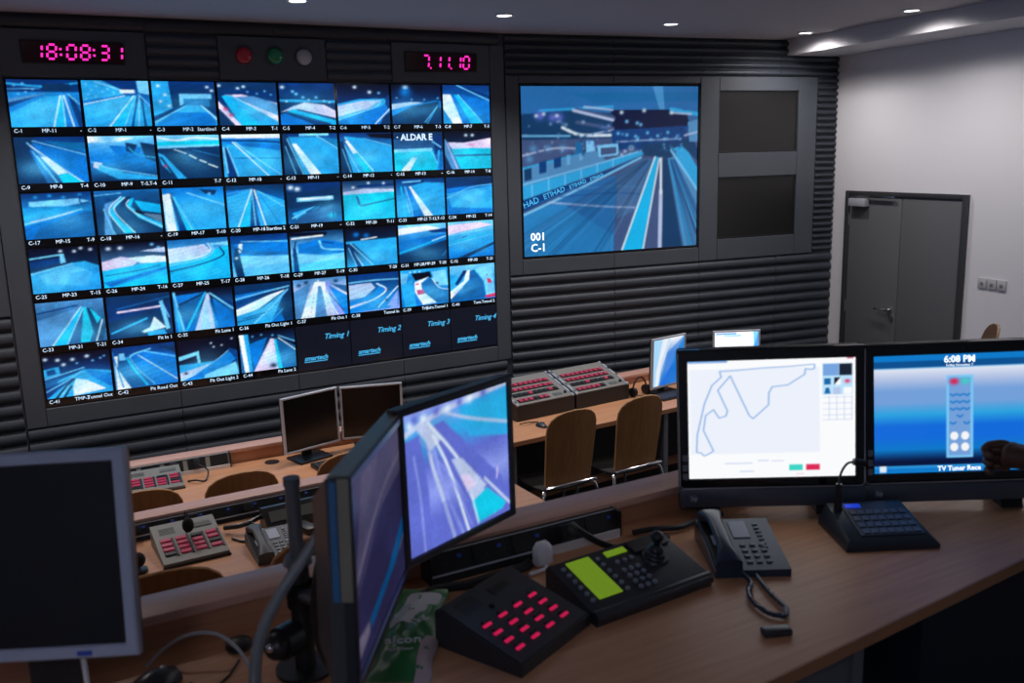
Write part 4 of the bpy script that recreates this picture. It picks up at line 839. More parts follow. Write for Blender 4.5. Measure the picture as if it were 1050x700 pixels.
cable('signal_cable', 'thin black cable between the mouse and the round puck on the nearest desk', [(.0, 1.80, Z+.003), (.03, 1.76, Z+.003), (.07, 1.79, Z+.003), (.10, 1.85, Z+.003)], .0025, BLACK)
cable('cable_sleeve', 'thick grey cable sleeve curving down beside the side-on foreground monitor', [(.232, 1.428, 1.893), (.189, 1.412, 1.845), (.15, 1.397, 1.804), (.118, 1.388, 1.757), (.1, 1.384, 1.705), (.092, 1.378, 1.63), (.09, 1.39, 1.54), (.10, 1.42, 1.462)], .0095, mat('grey_cable_sleeve', (.2, .22, .24), .4))
cable('cable_sleeve', 'black cable loop below the twin monitors beside the pole', [(.27, 1.60, 1.83), (.235, 1.60, 1.72), (.23, 1.62, 1.60), (.26, 1.66, 1.50), (.30, 1.70, 1.462)], .009, BLACK)

# ------------------------------------------------------------------ round puck and mouse, nearest desk
o = MB(at(.105, 1.905, 1.45)).lathe([(.0, 0), (.026, 0), (.029, .006), (.027, .016), (.018, .021), (0, .022)], 24).build('desk_puck', BLACK); tag(o, 'round black puck on the nearest desk left of the pole', 'puck')
def mouse(M, label, s=1):
    t = thing('computer_mouse', label, 'mouse', M)
    mb = MB(); rings = []
    for k in range(9):
        q = k/8; y = (-.055+.11*q)*s; wd = .031*math.sin(PI*(.12+.76*q))**.5*s; h = .036*math.sin(PI*(.10+.72*q))**.8*s
        rings.append([Vector((wd*math.cos(a), y, max(.001, h*max(0, math.sin(a))))) for a in [PI*i/10 for i in range(11)]])
    mb.loft(rings); mb.build('mouse_body', BLACKS, t, ang=60)
    MB().cyl((-.003*s, .03*s, .028*s), (.003*s, .03*s, .028*s), .007*s, n=12).build('scroll_wheel', SILVER, t)
mouse(at(-.075, 1.80, 1.45, -50), 'black computer mouse at the lower left, in front of the silver monitor', 1.15)
mouse(at(2.285, 5.30, .73, 20), 'small black mouse before the left slanted key panel', .8)

# ------------------------------------------------------------------ keyboards, headset, grommet on the front desks
def keyboard(M, label, w=.38, d=.13, n=13):
    t = thing('computer_keyboard', label, 'keyboard', M)
    MB().loft([[Vector((x, 0, 0)), Vector((x, d, 0)), Vector((x, d, .022)), Vector((x, 0, .010))] for x in (0, w)]).build('keyboard_body', BLACK, t)
    F = Matrix.Translation((0, 0, .010)) @ Matrix.Rotation(math.atan2(.012, d), 4, 'X')
    for r in range(5):
        mb = MB(F)
        for k in range(n): mb.box((.01+k*(w-.02)/n, .012+r*(d-.02)/5, .0005), (.01+(k+.82)*(w-.02)/n, .012+(r+.8)*(d-.02)/5, .006))
        mb.build('key_row', mat('charcoal_keycap', (.05, .055, .065), .4), t)
keyboard(at(.80, 5.045, .73, 14), 'black keyboard below the paired dark monitors on the front left desk')
keyboard(at(3.30, 5.47, .73, 12), 'black keyboard below the blue-picture monitor', .34)
def phone(M, label, s=1.0, tint=None):
    t = thing('desk_phone', label, 'telephone', M)
    w, d, hb, hf = .175*s, .228*s, .055*s, .018*s
    bm_ = tint or BLACKS
    MB().loft([[Vector((x, 0, 0)), Vector((x, d, 0)), Vector((x, d, hb*.55)), Vector((x, d*.93, hb)), Vector((x, 0, hf))] for x in (0, w)]).build('phone_body', bm_, t)
    ang = math.atan2(hb-hf, d*.93); L = math.hypot(hb-hf, d*.93)
    F = Matrix.Translation((0, 0, hf)) @ Matrix.Rotation(ang, 4, 'X')
    MB(F).box((w*.02, L*.05, .0005), (w*.36, L*.97, .006*s), .002, seg=1).build('handset_cradle', BLACK, t)
    ht = MB(F)
    prof = []
    for k in range(15):
        q = k/14; y = L*(.0+1.0*q); e = abs(2*q-1)
        zc = (.032-.012*e**3)*s; r = (.015+.012*max(0, (e-.55)/.45)**.8)*s
        low = zc-.004*s-(.022*s*max(0, (e-.6)/.4)); prof.append((y, zc, r, low))
    ht.loft([[Vector((w*.19+r*1.15*math.cos(a), y, (zc+.010*s*math.sin(a)) if math.sin(a) > 0 else (low+.006*s*math.sin(a)))) for a in [2*PI*i/16 for i in range(16)]] for y, zc, r, low in prof])
    ht.build('handset', bm_, t, ang=60)
    MB(F).box((w*.42, L*.60, .0005), (w*.66, L*.93, .003), .001, seg=1).build('label_card', mat('phone_label_card', (.38, .42, .52), .5), t)
    MB(F).box((w*.10, L*.44, .0062*s), (w*.30, L*.62, .0075*s)).build('cradle_card', mat('phone_label_card'), t)
    for r in range(4):
        for k in range(3): MB(F).box((w*(.46+.13*k), L*(.12+.105*r), .0005), (w*(.46+.13*k)+.014*s, L*(.12+.105*r)+.009*s, .004*s), .001, seg=1).build('key', mat('phone_key', (.16, .19, .26), .4), t)
    for r in range(7): MB(F).box((w*.76, L*(.40+.075*r), .0005), (w*.76+.012*s, L*(.40+.075*r)+.006*s, .0035*s)).build('memory_key', mat('phone_key'), t)
    return t
NB = mat('blue_black_phone', (.022, .04, .075), .28)
phone(at(1.205, 1.755, 1.45, -21), 'dark blue-black desk phone with coiled cord on the nearest desk', 1.06, NB)
phone(at(.262, 3.14, 1.08, 6), 'dark grey desk phone on the middle desk, left of the pole', .95, DARKG)
COILP = [(1.262, 1.690, 1.459), (1.230, 1.655, 1.459), (1.206, 1.605, 1.459), (1.205, 1.550, 1.459), (1.228, 1.524, 1.459), (1.254, 1.550, 1.459), (1.262, 1.592, 1.459), (1.272, 1.640, 1.459)]
def coil():
    path = smooth([(1.255, 1.765, 1.474), (1.262, 1.735, 1.466)]+COILP+[(1.285, 1.685, 1.459), (1.30, 1.73, 1.459), (1.32, 1.78, 1.459)], 26)
    pts = []; L = 0; n = len(path)
    for i in range(n):
        a = path[max(i-1, 0)]; b = path[min(i+1, n-1)]; tv = (b-a).normalized(); L += (path[i]-path[i-1]).length if i else 0
        u = tv.cross(Vector((0, 0, 1))).normalized(); v = u.cross(tv); th = L/.0042*2*PI
        pts.append(path[i]+(u*math.cos(th)+v*math.sin(th))*.0052)
    mb = MB(); mb.tube(path, .0052, n=10, sub=1); mb.tube(pts, .0022, n=6, sub=1)
    o = mb.build('coiled_cord', NB); tag(o, 'black coiled handset cord looped on the desk below the phone', 'cord')
coil()
def headset():
    t = thing('headset', 'black headset lying between the right key panel and the blue-picture monitor', 'headset', at(3.235, 5.70, .73, 20))
    arc = [(.075*math.cos(a), .0, .035+.10*math.sin(a)) for a in [PI*k/10 for k in range(11)]]
    MB().tube(arc, .006, sub=2).build('headband', BLACK, t)
    for sx in (-1, 1): MB().cyl((sx*.083, 0, .036), (sx*.058, 0, .036), .035, n=20).build('ear_cup', BLACK, t)
    MB().tube([(-.075, 0, .03), (-.07, -.06, .02), (-.03, -.10, .02)], .003, sub=5).build('mic_boom', BLACK, t)
    MB().sph((-.03, -.10, .02), .010).build('mic_tip', mat('black_foam'), t)
headset()
o = MB(at(.575, 5.36, .7305)).lathe([(.0, 0), (.042, 0), (.042, .003), (.036, .004), (.034, .001), (0, .001)], 24).build('cable_grommet', BLACK); tag(o, 'round black cable grommet set in the front left desk', 'grommet')
o = MB(at(1.80, 5.52, .73, 8)).box((-.16, 0, .0), (.16, .10, .135), .006).build('equipment_box', GREYP); tag(o, 'light grey equipment box beyond the violet screen on the front desk', 'box')
cable('signal_cable', 'black cable tangle at the foot of the left slanted key panel', [(2.17, 5.40, .736), (2.22, 5.37, .75), (2.26, 5.41, .736), (2.29, 5.36, .745), (2.33, 5.36, .736)], .004, BLACK)
cable('signal_cable', 'looped black cable to the right of the front intercom panel', [(.10, 5.22, .735), (.14, 5.17, .75), (.19, 5.19, .735), (.21, 5.26, .77), (.16, 5.30, .80)], .005, BLACK)
cable('signal_cable', 'dark cable loop right of the middle intercom panel', [(.20, 3.42, 1.085), (.24, 3.37, 1.085), (.29, 3.37, 1.085), (.31, 3.42, 1.10), (.27, 3.48, 1.12)], .005, BLACK)
cable('signal_cable', 'black cable bundle behind the middle intercom panel', [(.18, 3.50, 1.10), (.24, 3.46, 1.115), (.30, 3.49, 1.12), (.36, 3.53, 1.13)], .010, BLACK)
foam_mic(at(-.125, 3.27, 1.08), 'small black microphone left of the middle intercom panel', .035)
def handheld():
    t = thing('handheld_radio', 'small black handheld on the middle desk behind the pole', 'radio', at(.47, 3.38, 1.08, 25))
    MB().box((-.025, -.05, 0), (.025, .05, .028), .005).build('body', BLACK, t); MB().cyl((-.012, .05, .014), (-.012, .11, .014), .004).build('antenna', BLACK, t)
handheld()
def terminal():
    t = thing('desk_terminal', 'low dark console with grey display on the middle desk, behind the pole', 'terminal', at(.33, 3.42, 1.08, 10))
    MB().loft([[Vector((x, 0, 0)), Vector((x, .10, 0)), Vector((x, .09, .075)), Vector((x, .06, .08)), Vector((x, 0, .02))] for x in (0, .33)]).build('body', BLACK, t)
    F = Matrix.Translation((0, 0, .02)) @ Matrix.Rotation(PI/4, 4, 'X'); MB(F).box((.02, .02, .0005), (.20, .065, .003)).build('display', mat('small_grey_display'), t)
terminal()

# ------------------------------------------------------------------ dark key box with pink-red lit keys
def keybox():
    w, d, hf, hb = .255, .225, .026, .085
    t = thing('lit_key_box', 'dark intercom box with glowing pinkish red keys on the nearest desk', 'intercom', at(.612, 1.546, 1.45, 31.6))
    bx = mat('keybox_shell', (.028, .03, .036), .5, bump=.1, bscale=400)
    MB().loft([[Vector((x, 0, 0)), Vector((x, d, 0)), Vector((x, d, hb-.006)), Vector((x, d-.006, hb)), Vector((x, .0, hf))] for x in (0, w)]).build('housing', bx, t)
    ang = math.atan2(hb-hf, d-.006); L = math.hypot(hb-hf, d-.006)
    F = Matrix.Translation((0, 0, hf)) @ Matrix.Rotation(ang, 4, 'X')
    MB(F).box((.004, .004, .0002), (w-.004, L-.004, .003), .001, seg=1).build('face_plate', bx, t)
    for g in range(4):
        xc = .042+g*.054
        for r in range(4):
            yy = .030+r*.029
            MB(F).box((xc-.015, yy, .003), (xc+.012, yy+.009, .007), .002, seg=1).build('lit_key', REDN, t)
            MB(F).box((xc-.008, yy+.0105, .003), (xc+.016, yy+.0185, .009), .002, seg=1).build('selector_key', BLKK, t)
    MB(F).box((.135, L-.052, .003), (.195, L-.026, .005), .001, seg=1).build('display_strip', BLKK, t)
    for k in range(6): MB(F).box((.03, L-.055+k*.007, .0028), (.09, L-.052+k*.007, .0036)).build('speaker_slot', BLKK, t)
    MB(F).cyl((.10, L-.07, .003), (.10, L-.07, .010), .006, n=14).build('volume_knob', BLKK, t)
keybox()

# ------------------------------------------------------------------ camera joystick console
def joystick():
    w, d, hf, hb = .345, .195, .028, .075
    t = thing('joystick_console', 'black camera control console with green displays and a joystick', 'controller', at(.838, 1.662, 1.45, 11))
    MB().loft([[Vector((x, .0, 0)), Vector((x, d, 0)), Vector((x, d, hb-.012)), Vector((x, d-.012, hb)), Vector((x, .024, hf+.004)), Vector((x, 0, hf-.006))] for x in (0, w)]).build('housing', BLACKS, t)
    MB().tube([(0, .008, hf-.010), (w, .008, hf-.010)], .0155, n=16, sub=1).build('palm_rest', BLACKS, t)
    ang = math.atan2(hb-hf-.004, d-.036); L = math.hypot(hb-hf, d-.036)
    F = Matrix.Translation((0, .024, hf+.004)) @ Matrix.Rotation(ang, 4, 'X')
    MB(F).box((.040, .018, .0003), (.108, L-.012, .0035), .001, seg=1).build('large_display', GLED, t)
    MB(F).box((.150, L-.034, .0003), (.212, L-.014, .0035), .001, seg=1).build('small_display', GLED, t)
    km = mat('grey_button', (.20, .23, .28), .4)
    for k in range(6):
        for x in (.024, .124): MB(F).cyl((x, .022+k*.023, 0), (x, .022+k*.023, .005), .0058, n=12).build('button', km, t)
    for r in range(4):
        for k in range(3): MB(F).cyl((.158+k*.021, .014+r*.021, 0), (.158+k*.021, .014+r*.021, .005), .0062, n=12).build('button', km, t)
    for k in range(3): MB(F).cyl((.162+k*.022, .108, 0), (.162+k*.022, .108, .005), .006, n=12).build('button', km, t)
    j = MB(F); j.cyl((.262, .088, 0), (.262, .088, .006), .036, .032, n=28); j.build('joystick_collar', BLACK, t)
    j = MB(F); j.lathe([(.026, .005), (.022, .012), (.024, .016), (.018, .022), (.019, .026), (.012, .034), (.010, .036)], 20, M=Matrix.Translation((.262, .088, 0))); j.build('joystick_boot', BLACK, t)
    j = MB(F); j.cyl((.262, .088, .03), (.262, .092, .048), .008, n=14); j.sph((.262, .094, .056), .0165, (1, 1, .9)); j.build('joystick_knob', BLACK, t)
    MB(F).box((.222, .115, .0003), (.332, L-.008, .007), .002, seg=1).build('raised_panel', BLACK, t)
joystick()
o = MB(at(1.172, 1.478, 1.45, -14)).box((-.032, -.015, 0), (.032, .015, .016), .005, seg=3).build('usb_stick', BLACKS); tag(o, 'small black USB stick lying on the desk below the coiled cord', 'usb stick')

# ------------------------------------------------------------------ paging microphone
def paging():
    t = thing('paging_microphone', 'dark paging console with gooseneck microphone before the touch screens', 'microphone', at(1.735, 1.785, 1.45, -19))
    bm_ = mat('paging_shell', (.02, .028, .04), .35)
    MB().loft([[Vector((-a*.5, -.075-b, z)), Vector((a*.5, -.075-b, z)), Vector((a2*.5, .10, z2)), Vector((-a2*.5, .10, z2))] for a, b, z, a2, z2 in ((.245, .018, 0, .245, 0), (.245, .018, .012, .245, .018), (.215, .0, .026, .205, .058))]).build('base', bm_, t)
    F = Matrix.Translation((0, -.075, .0265)) @ Matrix.Rotation(math.atan2(.032, .175), 4, 'X')
    MB(F).box((-.07, .012, 0), (.097, .165, .003), .001, seg=1).build('key_plate', mat('paging_plate', (.05, .06, .085), .4), t)
    for r in range(4):
        for k in range(7): MB(F).box((-.062+k*.0225, .018+r*.030, .003), (-.045+k*.0225, .038+r*.030, .0065), .001, seg=1).build('key', mat('paging_key', (.10, .12, .17), .4), t)
    MB(F).box((-.062, .142, .003), (-.020, .160, .0055)).build('blue_display', mat('blue_display', (.02, .05, .5), .3, emit=hexc(30, 70, 220), es=.6), t)
    c = F @ Vector((-.085, .140, 0))
    MB().cyl(c, c+Vector((0, 0, .075)), .0115, .0085, n=18).build('microphone_post', BLACK, t)
    MB().tube([c+Vector((0, 0, .07)), c+Vector((.002, -.004, .105)), c+Vector((.014, -.012, .135)), c+Vector((.034, -.016, .142))], .0032, sub=6).build('gooseneck', DARKG, t)
    MB().cyl(c+Vector((.030, -.016, .142)), c+Vector((.062, -.018, .136)), .0095, n=16).build('microphone_head', BLACK, t)
paging()

# ------------------------------------------------------------------ the two touch-screen computers
def touch(label, c, yaw, tilt, roll, w, h, img):
    Mr, Mp = panel_frame(Vector(c), yaw, tilt, roll, 1.45)
    t = thing('touchscreen_computer', label, 'computer', Mr, 'touch-screen computers on the nearest desk')
    bz, bt, bb = .025, .033, .084
    mb = MB(Mp)
    bezel_ring(mb, w, h, bz, bt, .024, y0=-.004, y1=.016); mb.build('glass_bezel', GLOSSB, t, ang=25)
    MB(Mp).box((-w/2-bz, .0165, -h/2-bb), (w/2+bz, .062, h/2+bt), .008).build('back_shell', DARKG, t)
    MB(Mp).box((-w/2-bz-.003, -.002, -h/2-bb), (w/2+bz+.003, .016, -h/2-.031), .004).build('chin', mat('blue_grey_chin', (.06, .075, .105), .35), t)
    s = MB(Mp); s.tube([(-w/2-bz-.001, -.001, h/2+bt-.01), (-w/2-bz-.001, -.001, -h/2-.02), (-w/2-bz+.008, -.003, -h/2-.028), (w/2+bz-.008, -.003, -h/2-.028), (w/2+bz+.001, -.001, -h/2-.02), (w/2+bz+.001, -.001, h/2+bt-.01)], .0016, n=6, sub=1)
    s.build('silver_trim', SILVER, t)
    for k, z in enumerate((.03, .055, .083)): MB(Mp).box((-w/2-bz+.006, -.006, -h/2+z-.032), (-w/2-.005, -.003, -h/2+z-.014), .002, seg=1).build('side_button', mat('grey_button'), t)
    MB(Mp).cyl((w*.02, -.0055, h/2+bt*.5), (w*.02, -.003, h/2+bt*.5), .004, n=12).build('webcam', BLACKS, t)
    text_mesh('logo_text', 'hp', .018, SILVER, t, Mp @ Matrix.Translation((-w/2+.004, -.0028, -h/2-.062)) @ UP, bold=.0006)
    MB(Mp).box((-w/2-.002, -.0026, -h/2-.066), (-w/2+.020, -.0021, -h/2-.045), .0002, seg=1).build('logo_plate', mat('logo_plate_blue', (.10, .14, .22), .4), t)
    for sx in (-1, 1):
        MB().loft([[Vector((sx*(w*.36)-.03, y, 0)), Vector((sx*(w*.36)+.03, y, 0)), Vector((sx*(w*.36)+.03, y2, zt)), Vector((sx*(w*.36)-.03, y2, zt))] for y, y2, zt in ((.0, .03, .055), (.12, .06, .12))]).build('foot', BLACK, t)
    picture('screen', t, -w/2, w/2, -h/2, h/2, -.001, img, Mp)
    return t, Mp
TRK = "23 10 24 7 45 4 65 3 86 2 90 1 90 4 86 6 84 4 84 8 80 12 68 19 60 20 58 30 57 38 50 45 46 50"
HP1 = ("G WW;P f 1 7 79 7 79 79 1 79;P a 0 0 24 0 24 1.6 0 1.6;"
       "M a .75 19.2 8.8 30 8.2 45 6.8 60 6.2 74 5 76 5.1 75.8 8.5 74 9.3 70.5 8.5 70 13.2 66 16.5 60 21.7 50.7 22.9 48.6 28 48.4 38 44 43.5 39 49.5 36.7 46.6 25.6 12.7 18 24.6 23.7 42.4 22.7 46.6 18.6 48.3 15.2 41 10.5 45.8 9 58.5 14.9 76.3 12.5 78.5 9.3 80.5 7.5 78 4.7 77 5.2 62.7 9.9 35.6 14.6 20.3 20.2 13.6 19.2 8.8;"
       "P l5 80.5 4.5 98.5 4.5 98.5 31 80.5 31;P a 80.8 5 90.3 5 90.3 15 80.8 15;P K 90.5 4.7 98 4.7 98 14.8 90.5 14.8;P m 81.6 17 85.4 17 85.4 22.5 81.6 22.5;P K 87.5 16.5 91.3 16.5 87.5 22.8;P W 91.3 16.5 91.3 22.8 87.5 22.8;D R 1.6 95.3 19.7;P m 82.5 25 84.5 25 85.4 30 81.6 30;P y 87 25 91.3 25 91.3 30.5 87 30.5;P W 93 25 98 25 98 30.5 93 30.5;"
       "M y .4 81 33 98 33;M y .4 81 38 98 38;M y .4 81 43 98 43;M y .4 81 48 98 48;M y .4 81 52 98 52;M y .35 84.5 32 84.5 52;M y .35 89 32 89 52;M y .35 93.5 32 93.5 52;M y .35 98 32 98 52;"
       "P G 60.4 89.3 68.8 89.3 68.8 94.4 60.4 94.4;P R 70.6 89.3 79 89.3 79 94.4 70.6 94.4;M y .7 22 87.5 38 87.5;M y .7 42 85.5 48 85.5;M y .7 31 94.5 39 94.5;M y .6 50 86 57 86;M R3 .6 65 97.5 69 97.5;P r 95 -1 99 -1 99 1 95 1")
tH1, Mp1 = touch('left black touch-screen computer showing a thin track outline map on white', (1.569, 2.03, 1.732), -25.2, 5.1, 1.0, .456, .3315, raster(HP1, 230, 165, 8, 0, gain=.98))
HP2 = ("G BZmaasBBbZZ;G ffyaasBBbZZ;P b 0 0 100 0 100 11 0 11;P Z4 0 5 100 5 100 11 0 11;P b 0 94 100 94 100 100 0 100;P l3 0 94 100 94 100 96 0 96;L l .8 0 11 100 11;"
       "P l 42.5 18 58 18 58 88 42.5 88;P a 44 20 56.5 20 56.5 86 44 86;D R 2.4 46.8 23;D R 2 47 23.5;D G 2.6 53.4 23;P w 3 94 7 94 7 99 3 99")
for yy in (34, 40, 46): HP2 += ''.join(';L b 1.2 %g %g %g %g %g %g' % (x, yy, x+1.5, yy+1.4, x+3, yy) for x in (44.8, 48.8, 52.8))
HP2 += ';L b 1.2 48.8 52 50.3 53.4 51.8 52;L b 1.2 44.8 58 46.3 59.4 47.8 58;L b 1.2 52.8 58 54.3 59.4 55.8 58;' + ';'.join('P W ' + ' '.join('%.2f %.2f' % (x+2.4*math.cos(a), y+3.6*math.sin(a)) for a in [k*PI/8 for k in range(16)]) for x in (47, 53.4) for y in (69.5, 79))
tH2, Mp2 = touch('right black touch-screen computer with blue screen and remote control graphic', (2.062, 1.845, 1.732), -24.1, 6.2, 1.2, .467, .3315, raster(HP2, 230, 165, 9, 0, gain=.92))
text_mesh('screen_text', '6:08 PM', .026, TXTW, tH2, Mp2 @ Matrix.Translation((0, -.002, .143)) @ UP, 'CENTER', depth=.0003, bold=.0008)
text_mesh('screen_text', 'Friday, November 7', .009, TXTW, tH2, Mp2 @ Matrix.Translation((0, -.002, .132)) @ UP, 'CENTER', depth=.0003)
text_mesh('screen_text', 'TV Tuner Rece', .019, TXTW, tH2, Mp2 @ Matrix.Translation((-.06, -.002, -.162)) @ UP, 'LEFT', depth=.0003, bold=.0005)

# ------------------------------------------------------------------ green and white packet
def packet():
    t = thing('food_packet', 'crumpled green and white packet lying below the side-on monitor', 'packet', Matrix.Translation((.452, 1.79, 1.462)) @ Matrix.Rotation(math.radians(-24), 4, 'Z') @ Matrix.Rotation(math.radians(4), 4, 'X'))
    gm = mat('green_foil', (.03, .20, .06), .35, bump=.3, bscale=30)
    w, L = .125, .36; top, bot = [], []
    for i in range(25):
        a, b = [], []
        for k in range(17):
            x = (k/16-.5)*w*(1+.05*math.sin(i*.9)); y = (i/24-.5)*L
            p = math.sin(PI*k/16)**.7*math.sin(PI*min(max((i-1)/22, 0), 1))**.5
            z = .026*p+.0035*math.sin(i*1.3+k*.8)*p+.003*math.sin(i*.6-k*1.1)*p
            a.append(Vector((x, y, z))); b.append(Vector((x, y, -.010*p-.001)))
        top.append(a); bot.append(b)
    mb = MB(); mb.loft([a+list(reversed(b)) for a, b in zip(top, bot)]); mb.build('pouch', gm, t, ang=60)
    def patch(nm, pts, m, lift=.0012):
        rings = []
        for (i, k0, k1) in pts:
            rings.append([top[i][k0+(k1-k0)*q//6]+Vector((0, 0, lift)) for q in range(7)])
        q = MB(); q.loft(rings, closed=False); q.build(nm, m, t, ang=60)
    wm = mat('packet_white_print', (.58, .60, .66), .4)
    patch('white_print', [(12, 2, 8), (13, 2, 8), (14, 3, 9), (15, 3, 10), (16, 4, 11), (17, 5, 12), (18, 5, 14), (19, 5, 15), (20, 5, 15), (21, 6, 15), (22, 8, 14)], wm)
    patch('pink_edge', [(0, 12, 16), (2, 12, 16), (4, 12, 16), (6, 12, 16), (8, 12, 16), (10, 13, 16)], mat('packet_pink_edge', (.5, .4, .42), .4))
    text_mesh('brand_text', 'alcon', .036, wm, t, Matrix.Translation((-.040, -.085, .030)) @ Matrix.Rotation(.1, 4, 'Z'), depth=.0006, bold=.0006)
    text_mesh('brand_text', 'fresh flour', .014, wm, t, Matrix.Translation((-.036, -.108, .029)) @ Matrix.Rotation(.1, 4, 'Z'), depth=.0006)
    text_mesh('brand_text', '1kg', .03, wm, t, Matrix.Translation((.012, -.02, .0315)) @ Matrix.Rotation(.9, 4, 'Z'), depth=.0006)
packet()
# ------------------------------------------------------------------ the person reaching in from the right
def skin(name, pts, edges, rad, m, parent, root=0, sub=2):
    me = bpy.data.meshes.new(name); me.from_pydata([tuple(p) for p in pts], edges, []); me.materials.append(m)
    o = bpy.data.objects.new(name, me); COL.objects.link(o)
    md = o.modifiers.new('skin', 'SKIN'); md.use_smooth_shade = True
    for i, r in enumerate(rad):
        v = me.skin_vertices[0].data[i]; v.radius = (r, r) if not isinstance(r, tuple) else r; v.use_root = i == root
    s = o.modifiers.new('sub', 'SUBSURF'); s.levels = sub; s.render_levels = sub
    dg = bpy.context.evaluated_depsgraph_get(); m2 = bpy.data.meshes.new_from_object(o.evaluated_get(dg)); bpy.data.objects.remove(o)
    m2.polygons.foreach_set('use_smooth', [True]*len(m2.polygons)); m2.name = name
    o = bpy.data.objects.new(name, m2); COL.objects.link(o); o.parent = parent
    return o
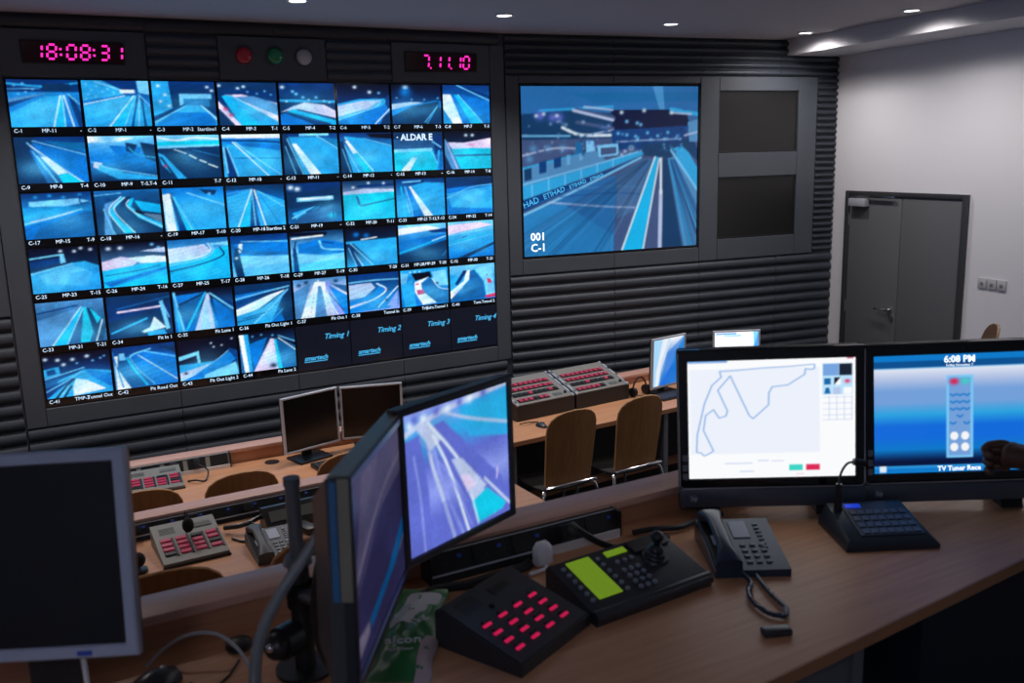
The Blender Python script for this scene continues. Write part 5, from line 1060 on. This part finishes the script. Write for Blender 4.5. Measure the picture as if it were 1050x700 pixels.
def person():
    SK = mat('dark_skin', (.10, .045, .03), .5); SH = mat('dark_shirt', (.02, .022, .035), .8); TR = mat('dark_trousers', (.015, .015, .018), .85); HR = mat('black_hair', (.006, .005, .005), .6)
    B = Vector((2.85, 1.20, .70))
    t = thing('person', 'person in dark clothes at the right edge, hand reaching to the blue touch screen', 'person', Matrix.Translation(B))
    W_ = lambda p: Vector(p)-B
    wrist = Vector((2.049, 1.585, 1.670)); elbow = Vector((2.30, 1.33, 1.70)); 
    sh = Vector((2.64, 1.28, 2.1)); nk = Vector((2.83, 1.21, 2.2))
    hd = (wrist-elbow).normalized()
    # body: pelvis 0, spine, chest, neck, head base; left arm; legs; right arm to the wrist and palm
    P = [Vector((2.85, 1.17, 1.66)), Vector((2.85, 1.17, 1.85)), Vector((2.84, 1.2, 2.06)), nk, nk+Vector((-.03, .03, .09)),
         sh, elbow, wrist+hd*-.02,
         Vector((3.03, 1.12, 2.1)), Vector((3.12, 1.07, 1.82)), Vector((3.02, 1.22, 1.62)),
         Vector((2.75, 1.17, 1.58)), Vector((2.73, 1.2, 1.17)), Vector((2.72, 1.14, 0.78)), Vector((2.69, 1.28, 0.73)),
         Vector((2.95, 1.14, 1.58)), Vector((2.97, 1.17, 1.17)), Vector((2.98, 1.1, 0.78)), Vector((2.98, 1.24, 0.73))]
    E = [(0, 1), (1, 2), (2, 3), (3, 4), (2, 5), (5, 6), (6, 7), (2, 8), (8, 9), (9, 10), (0, 11), (11, 12), (12, 13), (13, 14), (0, 15), (15, 16), (16, 17), (17, 18)]
    rad = [(.15, .11), (.14, .10), (.15, .11), .06, .055, .058, .040, .027, .058, .04, .028, .08, .056, .038, .035, .08, .056, .038, .035]
    skin('body', [W_(p) for p in P], E, rad, SK, t)
    # head with face
    hc = W_(nk+Vector((-.04, .05, .20)))
    mb = MB(); mb.sph(hc, .105, (.78, .92, 1.12), n=28)
    fw = Vector((-.55, .83, -.1)).normalized(); rt = fw.cross(Vector((0, 0, 1))).normalized()
    mb.sph(hc+fw*.055+Vector((0, 0, -.055)), .055, (1, 1, .8), n=18)
    mb.sph(hc+fw*.100+Vector((0, 0, -.015)), .016, (.9, .9, 1.5), n=12)
    for s in (-1, 1): mb.sph(hc+rt*s*.082+Vector((0, 0, -.01)), .022, (.5, 1, 1.4), n=12)
    mb.build('head', SK, t, ang=180)
    for s in (-1, 1): MB().sph(hc+fw*.088+rt*s*.032+Vector((0, 0, .012)), .011, n=12).build('eye', WHITEP, t)
    MB().sph(hc+fw*.098+Vector((0, 0, -.062)), .02, (1.1, 1.1, .35), n=12).build('mouth', mat('lips', (.14, .04, .04), .5), t)
    mb = MB(); mb.sph(hc-fw*.012+Vector((0, 0, .022)), .110, (.82, .92, 1.08), n=28)
    bm = mb.bm; bmesh.ops.delete(bm, geom=[v for v in bm.verts if (v.co-hc).dot(fw) > .045 and v.co.z < hc.z+.075 or v.co.z < hc.z-.07], context='VERTS')
    mb.build('hair', HR, t)
    # clothes
    skin('shirt', [W_(p) for p in (P[0]+Vector((0, 0, -.05)), P[1], P[2], nk+Vector((0, 0, -.02)), P[5], elbow, elbow+(wrist-elbow)*.72, P[8], P[9], P[9]+(P[10]-P[9])*.7)],
         [(0, 1), (1, 2), (2, 3), (2, 4), (4, 5), (5, 6), (2, 7), (7, 8), (8, 9)], [(.17, .13), (.165, .12), (.17, .13), .07, .075, .055, .042, .075, .055, .042], SH, t)
    skin('trousers', [W_(p) for p in (P[0]+Vector((0, 0, -.02)), P[11], P[12], P[13], P[15], P[16], P[17])], [(0, 1), (1, 2), (2, 3), (0, 4), (4, 5), (5, 6)], [(.165, .125), .095, .07, .055, .095, .07, .055], TR, t)
    for k in (13, 17):
        a = P[k]; MB().box((-.045, -.07, 0), (.045, .20, .075), .03, M=Matrix.Translation(W_((a.x, a.y, .70)))).build('shoe', BLACK, t)
    # hand: loosely closed, index finger forward to the glass
    ax = (Vector((1.985, 1.735, 1.668))-wrist).normalized()          # along the hand
    up = Vector((0, 0, 1)); sd = ax.cross(up).normalized()           # towards the viewer side
    up = sd.cross(ax).normalized()
    o = wrist
    q = lambda a, s, u: W_(o+ax*a+sd*s+up*u)
    # sd points to the viewer side for a hand reaching left: palm away from viewer
    pts = [q(-.03, 0, 0), q(.02, 0, 0), q(.055, 0, .004), q(.085, 0, .008)]
    ed = [(0, 1), (1, 2), (2, 3)]; rd = [(.027, .024), (.034, .030), (.046, .040), (.046, .038)]
    skin('hand', pts, ed, rd, SK, t, root=1)
    fl = [(.0275, 1.0, 1), (.010, 1.06, 0), (-.011, .98, 0), (-.033, .82, 0)]
    for k, (u, ln, idx) in enumerate(fl):
        kn = q(.080, .0, u+.006)
        if idx: f = [q(.060, 0, u), kn, q(.112, -.008, u-.002), q(.120, -.028, u-.010), q(.108, -.040, u-.016)]
        else: f = [q(.060, 0, u), kn, q(.080+.030*ln, -.010, u+.002), q(.080+.032*ln, -.036, u-.002), q(.080+.008*ln, -.046, u-.004)]
        skin('finger', f, [(0, 1), (1, 2), (2, 3), (3, 4)], [.012, .0128, .0118, .0105, .0095], SK, t)
    f = [q(.020, .012, .012), q(.048, .026, .020), q(.076, .028, .016), q(.098, .022, .008)]
    skin('thumb', f, [(0, 1), (1, 2), (2, 3)], [.016, .0145, .0125, .0105], SK, t)
person()
